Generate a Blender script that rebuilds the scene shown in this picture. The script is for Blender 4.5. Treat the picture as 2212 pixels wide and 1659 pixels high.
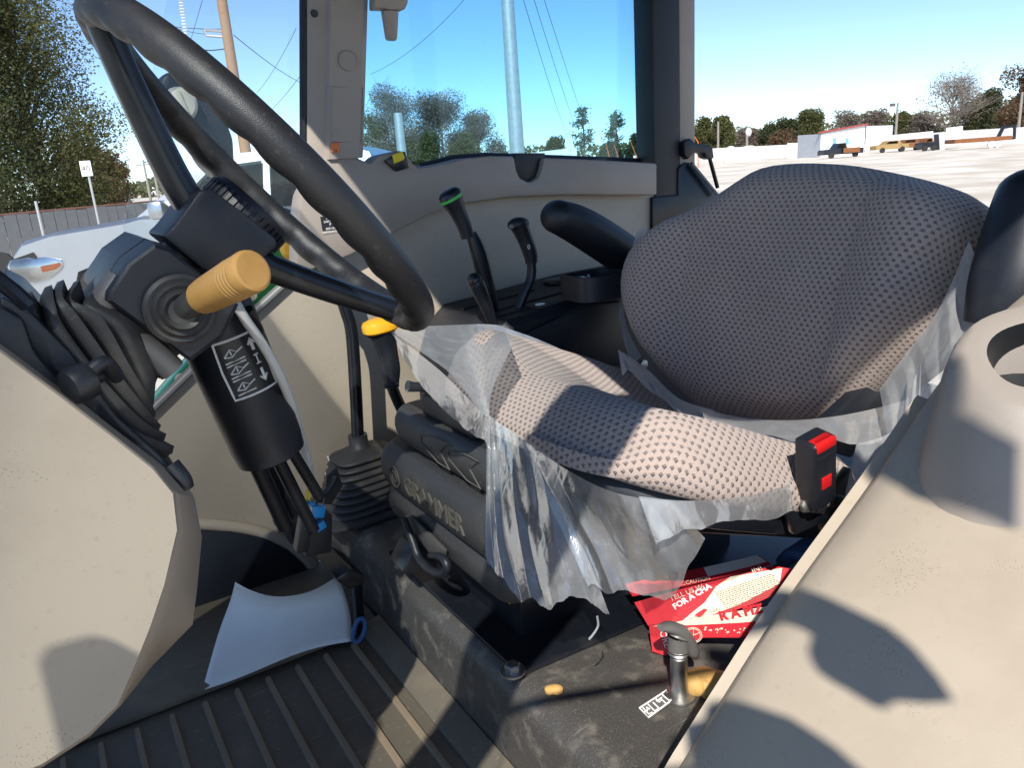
import bpy, bmesh, math, random
from mathutils import Vector as V, Matrix, noise as mnoise
random.seed(7)
for o in list(bpy.data.objects): bpy.data.objects.remove(o)
sc = bpy.context.scene; col = sc.collection
# ---------------------------------------------------------------- camera (photo pixels are in a 2212 x 1659 frame)
PW, PH, PF = 2212.0, 1659.0, 1640.0
YAW, PITCH, ROLL = math.radians(31.5), math.radians(16), math.radians(4)
CAM = V((0, 0, .80))
FWD = V((math.sin(YAW)*math.cos(PITCH), math.cos(YAW)*math.cos(PITCH), -math.sin(PITCH)))
_r = V((math.cos(YAW), -math.sin(YAW), 0)); _u = _r.cross(FWD)
RGT = math.cos(ROLL)*_r - math.sin(ROLL)*_u; UPV = math.sin(ROLL)*_r + math.cos(ROLL)*_u
cd = bpy.data.cameras.new('camera'); cam = bpy.data.objects.new('camera', cd); col.objects.link(cam)
M = Matrix((RGT, UPV, -FWD)).transposed().to_4x4(); M.translation = CAM; cam.matrix_world = M
cd.sensor_width = 36; cd.sensor_fit = 'HORIZONTAL'; cd.lens = 36*PF/PW; cd.clip_start = .01; cd.clip_end = 3000
sc.camera = cam
# ---------------------------------------------------------------- light
SUN_EL, SUN_AZ = math.radians(44), math.radians(51)      # azimuth from the tractor's nose (-X) towards its left side (-Y)
SD = V((-math.cos(SUN_AZ)*math.cos(SUN_EL), -math.sin(SUN_AZ)*math.cos(SUN_EL), math.sin(SUN_EL)))
w = bpy.data.worlds.new('World'); sc.world = w; w.use_nodes = True
nt = w.node_tree; nt.nodes.clear()
sky = nt.nodes.new('ShaderNodeTexSky'); sky.sky_type = 'NISHITA'; sky.sun_disc = False
sky.sun_elevation = SUN_EL; sky.sun_rotation = math.atan2(SD.x, SD.y); sky.air_density = .85; sky.altitude = 1800; sky.dust_density = .05; sky.ozone_density = 3.5
bg = nt.nodes.new('ShaderNodeBackground'); bg.inputs[1].default_value = .14
wo = nt.nodes.new('ShaderNodeOutputWorld'); nt.links.new(sky.outputs[0], bg.inputs[0]); nt.links.new(bg.outputs[0], wo.inputs[0])
sl = bpy.data.lights.new('sun', 'SUN'); sl.energy = 4.7; sl.angle = math.radians(.53); sl.color = (1, .95, .87)
sun = bpy.data.objects.new('sun', sl); col.objects.link(sun); sun.rotation_euler = SD.to_track_quat('Z', 'Y').to_euler(); sun.location = SD*30
vs = sc.view_settings; vs.view_transform = 'Standard'; vs.look = 'None'; vs.exposure = .52; vs.gamma = 1
sc.render.engine = 'CYCLES'; sc.cycles.max_bounces = 10; sc.cycles.transparent_max_bounces = 24
# ---------------------------------------------------------------- helpers
def ray(x, y): return (FWD*PF + RGT*(x-PW/2) - UPV*(y-PH/2)).normalized()
def on(x, y, ax, v):
    d = ray(x, y); i = 'xyz'.index(ax); return CAM + d*((v-CAM[i])/d[i])
def onp(x, y, p, n):
    d = ray(x, y); n = V(n); return CAM + d*((V(p)-CAM).dot(n)/d.dot(n))
def far(x, y, dist):                     # a point along a pixel's direction at a horizontal distance
    d = ray(x, y); return CAM + d*(dist/math.hypot(d.x, d.y))
GZ = -.85
def gnd(x, dist):                        # the ground under a pixel column at a horizontal distance
    p = far(x, 330, dist); return V((p.x, p.y, GZ))
def pxm(dist): return PF/dist            # pixels per metre
def lerp(a, b, t): return a+(b-a)*t
def ss(a, b, x):
    t = min(1, max(0, (x-a)/(b-a))); return t*t*(3-2*t)
def cat(pts, n=6, closed=False):
    pts = [V(p) for p in pts]; m = len(pts); out = []
    for i in range(m if closed else m-1):
        if closed: a, b, c, d = pts[i-1], pts[i], pts[(i+1) % m], pts[(i+2) % m]
        else: a, b, c, d = pts[max(i-1, 0)], pts[i], pts[i+1], pts[min(i+2, m-1)]
        for k in range(n):
            t = k/n; out.append(.5*((2*b)+(c-a)*t+(2*a-5*b+4*c-d)*t*t+(3*b-a-3*c+d)*t**3))
    if not closed: out.append(pts[-1])
    return out
def catf(vals, n=6): return [v.x for v in cat([V((a, 0, 0)) for a in vals], n)]
WL = {}
def props(o, label=None, cat_=None, group=None, kind=None):
    if label: o['label'] = label
    if cat_: o['category'] = cat_
    if group: o['group'] = group
    if kind: o['kind'] = kind
    return o
def empty(name, loc, label, cat_, group=None):
    o = bpy.data.objects.new(name, None); col.objects.link(o); o.location = loc; o.empty_display_size = .1; WL[o] = V(loc)
    return props(o, label, cat_, group)
def mk(name, verts, faces, mat, parent=None, smooth=True, uv=None, ang=38, sub=0, solid=0, **pr):
    verts = [V(v) for v in verts]
    lo = V((min(v.x for v in verts), min(v.y for v in verts), min(v.z for v in verts)))
    hi = V((max(v.x for v in verts), max(v.y for v in verts), max(v.z for v in verts)))
    c = V(((lo.x+hi.x)/2, (lo.y+hi.y)/2, lo.z if parent is None else (lo.z+hi.z)/2))
    me = bpy.data.meshes.new(name); me.from_pydata([v-c for v in verts], [], faces); me.update()
    if uv:
        l = me.uv_layers.new(name='UVMap')
        for lp in me.loops: l.data[lp.index].uv = uv[lp.vertex_index]
    if smooth:
        me.polygons.foreach_set('use_smooth', [True]*len(me.polygons))
        try: me.set_sharp_from_angle(angle=math.radians(ang))
        except Exception: pass
    if mat: me.materials.append(mat)
    o = bpy.data.objects.new(name, me); col.objects.link(o); WL[o] = c
    if parent: o.parent = parent; o.location = c-WL[parent]
    else: o.location = c
    if solid: m = o.modifiers.new('thick', 'SOLIDIFY'); m.thickness = solid; m.offset = 0
    if sub: m = o.modifiers.new('sub', 'SUBSURF'); m.levels = sub; m.render_levels = sub
    return props(o, pr.get('label'), pr.get('cat_'), pr.get('group'), pr.get('kind'))
def frame(t, ref):
    t = t.normalized(); x = ref - t*ref.dot(t)
    if x.length < 1e-5: x = t.orthogonal()
    x.normalize(); return x, t.cross(x)
class B:
    def __init__(s): s.v = []; s.f = []
    def add(s, v, f):
        n = len(s.v); s.v += [V(p) for p in v]; s.f += [tuple(i+n for i in q) for q in f]; return s
    def bm(s, bm, mat=None):
        if mat is not None: bmesh.ops.transform(bm, matrix=mat, verts=bm.verts)
        bm.verts.index_update(); s.add([v.co.copy() for v in bm.verts], [[v.index for v in f.verts] for f in bm.faces]); bm.free(); return s
    def box(s, c, size, rot=None, bev=0, seg=2):
        b = bmesh.new(); bmesh.ops.create_cube(b, size=1); bmesh.ops.scale(b, vec=V(size), verts=b.verts)
        if bev: bmesh.ops.bevel(b, geom=b.edges[:], offset=bev, segments=seg, profile=.5, affect='EDGES')
        m = Matrix.Translation(V(c)) @ (rot.to_4x4() if rot else Matrix.Identity(4)); return s.bm(b, m)
    def ball(s, c, r, n=12, sc_=(1, 1, 1)):
        b = bmesh.new(); bmesh.ops.create_uvsphere(b, u_segments=n, v_segments=max(6, n*2//3), radius=r); bmesh.ops.scale(b, vec=V(sc_), verts=b.verts)
        return s.bm(b, Matrix.Translation(V(c)))
    def loft(s, rings, cap=True, closed=True):
        n = len(rings[0]); v = [p for r in rings for p in r]; f = []
        for i in range(len(rings)-1):
            for j in range(n if closed else n-1):
                k = (j+1) % n; f.append((i*n+j, i*n+k, (i+1)*n+k, (i+1)*n+j))
        if cap and closed: f.append(tuple(range(n-1, -1, -1))); f.append(tuple(range((len(rings)-1)*n, len(rings)*n)))
        return s.add(v, f)
    def tube(s, pts, r, n=12, closed=False, cap=True, ref=None, flat=1.0):
        pts = [V(p) for p in pts]; m = len(pts); rr = r if isinstance(r, (list, tuple)) else [r]*m
        rings = []; x = V(ref) if ref else None
        for i, p in enumerate(pts):
            a = pts[i-1] if (i or closed) else p; b = pts[(i+1) % m] if (i < m-1 or closed) else p
            t = b-a
            if t.length < 1e-9: t = V((0, 0, 1))
            if x is None: x = t.orthogonal()
            fx, fy = frame(t, V(ref) if ref else x); x = fx
            rings.append([p+fx*(math.cos(2*math.pi*k/n)*rr[i])+fy*(math.sin(2*math.pi*k/n)*rr[i]*flat) for k in range(n)])
        if closed: rings.append(rings[0]); return s.loft(rings, cap=False)
        return s.loft(rings, cap=cap)
    def lathe(s, p0, axis, prof, n=20, cap=True, ref=None):
        axis = V(axis).normalized(); fx, fy = frame(axis, V(ref) if ref else axis.orthogonal())
        return s.loft([[V(p0)+axis*t+fx*(math.cos(2*math.pi*k/n)*r)+fy*(math.sin(2*math.pi*k/n)*r) for k in range(n)] for t, r in prof], cap=cap)
    def prism(s, pts, vec, bev=0, seg=2):
        b = bmesh.new(); vs_ = [b.verts.new(V(p)) for p in pts]; f = b.faces.new(vs_)
        r = bmesh.ops.extrude_face_region(b, geom=[f]); nv = [e for e in r['geom'] if isinstance(e, bmesh.types.BMVert)]
        bmesh.ops.translate(b, vec=V(vec), verts=nv); bmesh.ops.recalc_face_normals(b, faces=b.faces[:])
        if bev: bmesh.ops.bevel(b, geom=b.edges[:], offset=bev, segments=seg, profile=.5, affect='EDGES', clamp_overlap=True)
        return s.bm(b)
    def grid(s, P, flip=False):
        nu, nv = len(P), len(P[0]); f = []
        for i in range(nu-1):
            for j in range(nv-1):
                q = (i*nv+j, (i+1)*nv+j, (i+1)*nv+j+1, i*nv+j+1); f.append(q[::-1] if flip else q)
        return s.add([p for r in P for p in r], f)
    def out(s, name, mat, parent=None, **k): return mk(name, s.v, s.f, mat, parent, **k)
def text(name, body, o, right, up, size, mat, parent, ext=.0004, align='LEFT', shear=0, bold=0, **k):
    cu = bpy.data.curves.new('t', 'FONT'); cu.body = body; cu.size = size; cu.extrude = ext; cu.align_x = align; cu.resolution_u = 2; cu.shear = shear; cu.offset = size*bold
    ob = bpy.data.objects.new('t', cu); col.objects.link(ob); dg = bpy.context.evaluated_depsgraph_get()
    me = bpy.data.meshes.new_from_object(ob.evaluated_get(dg)); bpy.data.objects.remove(ob)
    right = V(right).normalized(); up = V(up); up = (up-right*up.dot(right)).normalized(); n = right.cross(up)
    v = [V(o)+right*p.co.x+up*p.co.y+n*p.co.z for p in me.vertices]; f = [tuple(p.vertices) for p in me.polygons]
    bpy.data.meshes.remove(me); return mk(name, v, f, mat, parent, smooth=False, **k)
# ---------------------------------------------------------------- materials
MATS = {}
class N:
    def __init__(s, name):
        s.m = bpy.data.materials.new(name); s.m.use_nodes = True; s.t = s.m.node_tree; s.t.nodes.clear()
        s.o = s.n('OutputMaterial'); MATS[name] = s.m
    def n(s, t, **k):
        x = s.t.nodes.new('ShaderNode'+t)
        for a, b in k.items(): setattr(x, a, b)
        return x
    def l(s, a, b): s.t.links.new(a, b)
    def set(s, node, i, v):
        if hasattr(v, 'is_linked') or isinstance(v, bpy.types.NodeSocket): s.l(v, node.inputs[i])
        else: node.inputs[i].default_value = v
    def math(s, op, a, b=0.0, c=0.0):
        x = s.n('Math', operation=op); s.set(x, 0, a); s.set(x, 1, b); s.set(x, 2, c); return x.outputs[0]
    def noise(s, scale, detail=4, rough=.55, vec=None, dist=0):
        x = s.n('TexNoise'); x.inputs['Scale'].default_value = scale; x.inputs['Detail'].default_value = detail; x.inputs['Roughness'].default_value = rough; x.inputs['Distortion'].default_value = dist
        s.l(vec or s.coord(), x.inputs['Vector']); return x.outputs['Fac']
    def coord(s):
        if not hasattr(s, 'c'): s.c = s.n('TexCoord')
        return s.c.outputs['Object']
    def ramp(s, f, a, b):
        x = s.n('MapRange'); x.interpolation_type = 'SMOOTHSTEP'; s.set(x, 0, f); x.inputs[1].default_value = a; x.inputs[2].default_value = b; return x.outputs[0]
    def mix(s, f, a, b):
        x = s.n('Mix', data_type='RGBA'); s.set(x, 0, f); s.set(x, 6, a if not isinstance(a, tuple) else (*a, 1)[:4]); s.set(x, 7, b if not isinstance(b, tuple) else (*b, 1)[:4]); return x.outputs[2]
    def bump(s, h, st, d=.001, nrm=None):
        x = s.n('Bump'); x.inputs['Strength'].default_value = st; x.inputs['Distance'].default_value = d; s.l(h, x.inputs['Height'])
        if nrm: s.l(nrm, x.inputs['Normal'])
        return x.outputs[0]
    def bsdf(s, colr, rough=.5, nrm=None, metal=0, spec=.5, **k):
        x = s.n('BsdfPrincipled'); s.set(x, 'Base Color', colr if not isinstance(colr, tuple) else (*colr, 1)[:4]); s.set(x, 'Roughness', rough); x.inputs['Metallic'].default_value = metal
        x.inputs['Specular IOR Level'].default_value = spec
        if nrm: s.l(nrm, x.inputs['Normal'])
        for a, b in k.items(): s.set(x, a, b)
        return x
    def done(s, sh): s.l(sh if isinstance(sh, bpy.types.NodeSocket) else sh.outputs[0], s.o.inputs[0]); return s.m
def solid(name, c, rough=.5, metal=0, spec=.5, dirt=None, damt=.35, dscale=9, grain=0, gscale=900, var=.06, scratch=0, spk_=.55, spt=.62, fleck=0, **k):
    s = N(name); f = s.noise(dscale, 6, .62)
    cc = s.mix(s.ramp(s.noise(3.1, 3), .35, .65), tuple(x*(1-var) for x in c), tuple(min(1, x*(1+var)) for x in c))
    if dirt:
        d = s.ramp(f, .5, .72); spk = s.ramp(s.noise(dscale*26, 2, .5), spt, spt+.08)
        cc = s.mix(s.math('MULTIPLY', s.math('MAXIMUM', d, s.math('MULTIPLY', spk, spk_)), damt), cc, dirt)
    if fleck:
        vo = s.n('TexVoronoi'); vo.inputs['Scale'].default_value = 420; s.l(s.coord(), vo.inputs['Vector'])
        cc = s.mix(s.math('MULTIPLY', s.math('MULTIPLY', s.ramp(vo.outputs['Distance'], .22, .12), s.ramp(s.noise(11, 4, .6), .56, .66)), fleck), cc, (.05, .04, .03))
    if scratch:
        mp = s.n('Mapping'); mp.inputs['Scale'].default_value = (4, 60, 30); mp.inputs['Rotation'].default_value = (.4, .2, .8); s.l(s.coord(), mp.inputs['Vector'])
        cc = s.mix(s.math('MULTIPLY', s.ramp(s.noise(3, 3, .5, mp.outputs[0]), .68, .72), scratch), cc, tuple(min(1, x*2.2+.05) for x in c))
    rg = s.math('ADD', rough-.08, s.math('MULTIPLY', f, .16))
    nr = s.bump(s.noise(gscale, 2, .5), grain, .0006) if grain else None
    return s.done(s.bsdf(cc, rg, nr, metal, spec, **k))
BEIGE = solid('beige_plastic', (.40, .338, .262), .42, dirt=(.30, .245, .18), damt=.45, dscale=4, grain=.25, gscale=1400, fleck=.8)
TAUPE = solid('taupe_plastic', (.31, .27, .235), .45, dirt=(.22, .18, .14), damt=.3, dscale=6, grain=.25, gscale=1300)
BLACK = solid('black_plastic', (.0095, .0118, .0175), .44, dirt=(.11, .10, .085), damt=.13, dscale=14, grain=.35, gscale=1100)
BLACKS = solid('black_satin_paint', (.0075, .0092, .0135), .30, dirt=(.10, .09, .08), damt=.10, dscale=12)
RUBBER = solid('black_rubber', (.036, .036, .037), .52, dirt=(.17, .15, .115), damt=.45, dscale=11, grain=.3, gscale=700)
LEATHER = solid('wheel_rubber', (.016, .016, .018), .46, dirt=(.13, .10, .07), damt=.35, dscale=7, grain=.5, gscale=1100)
MATR = solid('ribbed_mat', (.13, .108, .08), .72, dirt=(.27, .215, .145), damt=.62, dscale=4.5, grain=.5, gscale=420, scratch=.35)
RIBM = solid('worn_rib', (.24, .18, .12), .75, dirt=(.34, .20, .10), damt=.75, dscale=13, grain=.4, gscale=420)
PLAT = solid('platform_rubber', (.056, .052, .048), .5, dirt=(.36, .32, .26), damt=.36, dscale=24, grain=.8, gscale=330, scratch=.6, spk_=.9, spt=.60)
GREY = solid('grey_plastic', (.13, .125, .12), .42, dirt=(.07, .06, .05), damt=.3, dscale=14)
STEEL = solid('zinc_steel', (.42, .42, .41), .46, metal=1, dirt=(.25, .21, .16), damt=.5, dscale=60)
WHITEP = solid('white_plastic', (.66, .66, .62), .4, dirt=(.4, .36, .28), damt=.3, dscale=30)
LABELW = solid('label_white', (.80, .80, .78), .45)
LABELB = solid('label_black', (.015, .016, .018), .35)
YEL = solid('yellow_plastic', (.80, .40, .012), .32)
YELK = solid('worn_orange_grip', (.43, .235, .068), .45, dirt=(.30, .15, .035), damt=.45, dscale=22)
YTAG = solid('yellow_tag', (.72, .55, .01), .4)
ORG = solid('orange_clip', (.70, .16, .03), .4)
RED = solid('red_plastic', (.62, .012, .014), .35)
GREEN = solid('green_paint', (.010, .17, .045), .22, coat_=0) if False else solid('green_paint', (.012, .20, .055), .22)
GRING = solid('green_ring', (.05, .50, .08), .4)
BLUEC = solid('blue_connector', (.01, .28, .66), .35)
CREAM = solid('cream_plastic', (.60, .58, .47), .4)
PAPER = solid('white_paper', (.80, .80, .78), .6, dirt=(.62, .57, .47), damt=.25, dscale=6)
CARDR = solid('red_card', (.60, .028, .042), .38, var=.03)
CARDW = solid('cream_card', (.72, .66, .52), .5)
INK = solid('brown_ink', (.10, .075, .05), .6)
CRUST = solid('bread_crust', (.55, .33, .10), .7, dirt=(.26, .11, .03), damt=.8, dscale=60, grain=.8, gscale=160)
BLUECL = solid('blue_cloth', (.05, .13, .30), .8, grain=.8, gscale=300)
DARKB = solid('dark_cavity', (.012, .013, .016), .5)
TAPE = solid('cloudy_tape', (.58, .60, .60), .3)
def fabric():
    s = N('seat_fabric'); uvn = s.n('TexCoord'); sep = s.n('SeparateXYZ'); s.l(uvn.outputs['UV'], sep.inputs[0])
    S = .0116
    v = s.math('DIVIDE', sep.outputs[1], S*.60); row = s.math('FLOOR', v); fv = s.math('SUBTRACT', v, row)
    u = s.math('ADD', s.math('DIVIDE', sep.outputs[0], S), s.math('MULTIPLY', s.math('MODULO', s.math('ADD', row, 1000.0), 2.0), .5))
    fu = s.math('SUBTRACT', u, s.math('FLOOR', u))
    jit = s.math('MULTIPLY', s.math('SUBTRACT', s.noise(160, 2), .5), .22)
    dx = s.math('ADD', s.math('SUBTRACT', fu, .5), jit); dy = s.math('SUBTRACT', fv, .5)
    ax = s.math('ABSOLUTE', dx)                                   # a rounded wedge, wide below
    wid = s.math('ADD', .215, s.math('MULTIPLY', dy, -.20))
    d = s.math('MAXIMUM', s.math('DIVIDE', ax, wid), s.math('DIVIDE', s.math('ABSOLUTE', dy), .30))
    hole = s.math('SUBTRACT', 1.0, s.ramp(d, .45, 1.12))
    rib = s.math('MULTIPLY', s.math('SINE', s.math('MULTIPLY', s.math('ADD', u, s.math('MULTIPLY', v, .5)), 31.4)), .5)
    fz = s.noise(900, 2)
    tone = s.mix(s.ramp(s.noise(5, 4), .3, .7), (.40, .315, .27), (.47, .375, .32))
    tone = s.mix(s.math('MULTIPLY', s.ramp(fz, .3, .7), .25), tone, (.33, .27, .26))
    c = s.mix(s.math('MULTIPLY', hole, .74), tone, (.125, .095, .085))
    h = s.math('ADD', s.math('MULTIPLY', hole, -1.0), s.math('ADD', s.math('MULTIPLY', rib, .10), s.math('MULTIPLY', fz, .25)))
    b = s.bsdf(c, .9, s.bump(h, 1.0, .0028), spec=.15); b.inputs['Sheen Weight'].default_value = .25
    return s.done(b)
FAB = fabric()
def film(name, haze, wr=1.0, op=.5):
    s = N(name); mp = s.n('Mapping'); mp.inputs['Scale'].default_value = (1, 1, .6); s.l(s.coord(), mp.inputs['Vector'])
    w1 = s.noise(13, 3, .5, mp.outputs[0], 1.4); w2 = s.noise(48, 3, .5, mp.outputs[0], .8)
    h = s.math('ADD', s.math('ABSOLUTE', s.math('SUBTRACT', w1, .5)), s.math('MULTIPLY', s.math('ABSOLUTE', s.math('SUBTRACT', w2, .5)), .35))
    nr = s.bump(h, .34*wr, .008)
    tr = s.n('BsdfTransparent'); tr.inputs[0].default_value = (.93, .95, .96, 1)
    df = s.n('BsdfDiffuse'); df.inputs[0].default_value = (.80, .82, .83, 1); s.l(nr, df.inputs['Normal'])
    tl = s.n('BsdfTranslucent'); tl.inputs[0].default_value = (.78, .80, .81, 1); s.l(nr, tl.inputs['Normal'])
    gl = s.n('BsdfGlossy'); gl.inputs[0].default_value = (.95, .96, .97, 1); gl.inputs['Roughness'].default_value = .19; s.l(nr, gl.inputs['Normal'])
    m1 = s.n('MixShader'); m1.inputs[0].default_value = .45; s.l(df.outputs[0], m1.inputs[1]); s.l(tl.outputs[0], m1.inputs[2])
    m2 = s.n('MixShader'); f = s.math('ADD', op-.04, s.math('MULTIPLY', s.ramp(h, .02, .26), .16)); s.l(f, m2.inputs[0]); s.l(tr.outputs[0], m2.inputs[1]); s.l(m1.outputs[0], m2.inputs[2])
    fr = s.n('Fresnel'); fr.inputs[0].default_value = 1.5; s.l(nr, fr.inputs['Normal'])
    m3 = s.n('MixShader'); s.l(s.math('ADD', .04, s.math('MULTIPLY', fr.outputs[0], .42)), m3.inputs[0]); s.l(m2.outputs[0], m3.inputs[1]); s.l(gl.outputs[0], m3.inputs[2])
    return s.done(m3)
FILM = film('clear_plastic_film', 0, 1.0, .27); FILM2 = film('cloudy_plastic_film', 0, .9, .42)
FILM3 = film('milky_plastic_film', 0, .8, .72)
WORN = solid('worn_emboss', (.085, .078, .066), .6)
def glass(name, tint, dust):
    s = N(name); tr = s.n('BsdfTransparent'); tr.inputs[0].default_value = (*tint, 1)
    gl = s.n('BsdfGlossy'); gl.inputs['Roughness'].default_value = .02
    fr = s.n('Fresnel'); fr.inputs[0].default_value = 1.45
    m = s.n('MixShader'); s.l(s.math('MULTIPLY', fr.outputs[0], .7), m.inputs[0]); s.l(tr.outputs[0], m.inputs[1]); s.l(gl.outputs[0], m.inputs[2])
    df = s.n('BsdfDiffuse'); df.inputs[0].default_value = (.75, .73, .68, 1)
    vo = s.n('TexVoronoi'); vo.inputs['Scale'].default_value = 210; s.l(s.coord(), vo.inputs['Vector'])
    spk = s.math('MULTIPLY', s.math('LESS_THAN', vo.outputs['Distance'], .11), s.ramp(s.noise(7, 4), .48, .66))
    fac = s.math('ADD', s.math('MULTIPLY', spk, dust*55), s.math('MULTIPLY', s.ramp(s.noise(3, 5, .6), .3, .8), dust*.5))
    m2 = s.n('MixShader'); s.l(fac, m2.inputs[0]); s.l(m.outputs[0], m2.inputs[1]); s.l(df.outputs[0], m2.inputs[2])
    return s.done(m2)
GLASS = glass('tinted_cab_glass', (.68, .89, .975), .012); GLASSW = glass('dusty_windscreen', (.95, .975, .985), .007)
CLEAR = glass('clear_lens', (.9, .92, .93), .03)
# ================================================================ the tractor
YC = .80                                   # centre line of the cab
T = empty('tractor', (.45, YC, GZ), 'tractor cab seen through its open left door, with steering wheel, levers and seat', 'tractor')
GROUND_PARTS = []
# floor with a ribbed mat
b = B(); b.box((.0, .76, -.022), (.86, 1.46, .04), bev=.004); MAT_O = b.out('floor_mat', MATR, T)
proto = None
for i in range(17):
    x = -.41+i*.0505
    b = B(); pr = [(-.0055, 0), (-.003, .006), (.003, .006), (.0055, 0)]
    b.loft([[V((x+a, y, -.002+c)) for a, c in pr] for y in (.08, .45, .85, 1.17)], cap=True); b.out('rib', RIBM, MAT_O)
b = B(); b.prism([(-.43, 1.19, 0), (.41, 1.19, 0), (.41, 1.49, 0), (-.43, 1.49, 0)], (0, 0, .012), .004); b.out('far_floor_panel', MATR, T)
b = B(); b.loft([[V((x, y, z)) for x, z in ((.412, -.01), (.412, .02), (.385, .012), (.372, .004), (.372, -.01))] for y in (.08, 1.2)]); b.out('mat_lip', MATR, T)
# raised seat platform with its front wall
def platform():
    b = B(); prof = [(.414, -.02), (.414, .118), (.419, .138), (.432, .150), (.46, .153), (2.0, .153), (2.0, -.02)]
    b.loft([[V((x, y, z)) for x, z in prof] for y in (.10, 1.49)]); return b.out('seat_platform', PLAT, T, ang=60)
PLATO = platform()
b = B(); b.prism([(.430, .735, .1535), (1.1, .70, .1535), (1.1, 1.16, .1535), (.430, 1.16, .1535)], (0, 0, .008), .003); b.out('seat_base_plate', BLACKS, T)
def bolt(p, r=.011, par=None, up=(0, 0, 1)):
    b = B(); b.lathe(p, up, [(0, r*1.55), (.003, r*1.55), (.0035, r*1.0)], 18); o = b.out('bolt', STEEL, par or T)
    b = B(); b.lathe(V(p)+V(up)*.003, up, [(0, r), (r*.7, r), (r*.85, r*.8)], 6); b.out('bolt_head', STEEL, o, smooth=False)
bolt(on(1108, 1452, 'z', .1616)); bolt(on(872, 1222, 'z', .1616), .010)
# ---------------- seat
SEAT = empty('seat', (.7, YC, .166), None, None); SEAT.parent = T; SEAT.location = WL[SEAT]-WL[T]
def supell(n, a, b_, p=3.4):
    o = []
    for k in range(n):
        t = 2*math.pi*k/n; c, s_ = math.cos(t), math.sin(t)
        o.append((a*math.copysign(abs(c)**(2/p), c), b_*math.copysign(abs(s_)**(2/p), s_)))
    return o
def arcuv(verts, n, dirs):
    uv = []; acc = [0.0]*n; D = [V((a, b_)).normalized() for a, b_ in dirs]
    for i in range(len(verts)//n):
        for j in range(n):
            if i: acc[j] += (verts[i*n+j]-verts[(i-1)*n+j]).length
            uv.append((D[j].x*acc[j], D[j].y*acc[j]))
    return uv
def cushion():
    N_ = 72; out = supell(N_, .248, .285, 3.2); d = V((math.cos(math.radians(20.5)), 0, -math.sin(math.radians(20.5)))); u = V((d.z*-1, 0, d.x)); cy = V((0, 1, 0))
    o = V((.505, YC, .530))+d*.228
    verts, uv, rings = [], [], []
    R = [0, .12, .25, .38, .5, .62, .72, .8, .87, .93, .97, 1.0]
    def top(a, b_):
        h = 0
        h += (.012-.006*ss(-.05, .18, a))*ss(.10, .22, abs(b_))-.016*ss(.22, .29, abs(b_))-.034*ss(-.12, .20, a)*(1-ss(.13, .25, abs(b_)))               # side bolsters
        h += .012*ss(.02, -.14, a)*(1-.5*ss(.1, .2, abs(b_)))                    # thigh roll at the front
        h -= .050*ss(-.17, -.25, a)
        h -= .006*ss(.05, .2, a)
        h += .036*ss(.04, .20, b_)
        return h
    for ri, r in enumerate(R):
        rg = []
        for (a, b_) in out:
            aa, bb = a*r, b_*r; edge = ss(.86, 1.0, r); h = top(aa, bb)-.030*edge**1.6+.0*r
            p = o+d*aa+cy*bb+u*h; verts.append(p); uv.append((bb, aa))
    for k, (g, dz) in enumerate([(1.010, -.040), (1.014, -.050), (1.008, -.060), (.985, -.067), (.95, -.070), (.6, -.071)]):
        for (a, b_) in out:
            L = math.hypot(a, b_); ex = -(dz+.03)*.95
            verts.append(o+d*(a*g)+cy*(b_*g)+u*(dz+.35*top(a, b_)*(k < 3))); uv.append((b_*(1+ex/L), a*(1+ex/L)))
    uv = arcuv(verts, N_, [(b_, a) for a, b_ in out])
    f = []; nr = len(verts)//N_
    for i in range(nr-1):
        for j in range(N_):
            k = (j+1) % N_; f.append((i*N_+j, (i+1)*N_+j, (i+1)*N_+k, i*N_+k))
    f = [tuple(reversed(q)) for q in f]
    mk('cushion', verts, f, FAB, SEAT, uv=uv, ang=70)
    # black pan under it
    b = B(); b.prism([o+d*a*.93+cy*b_*.93+u*-.0705 for a, b_ in out[::3]], u*-.030, .005); b.out('seat_pan', BLACK, SEAT)
    return o, d, u
CO, CDIR, CUP = cushion()
BP0, BN = V((.88, 0, .37)), V((1, 0, -.35))
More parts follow.
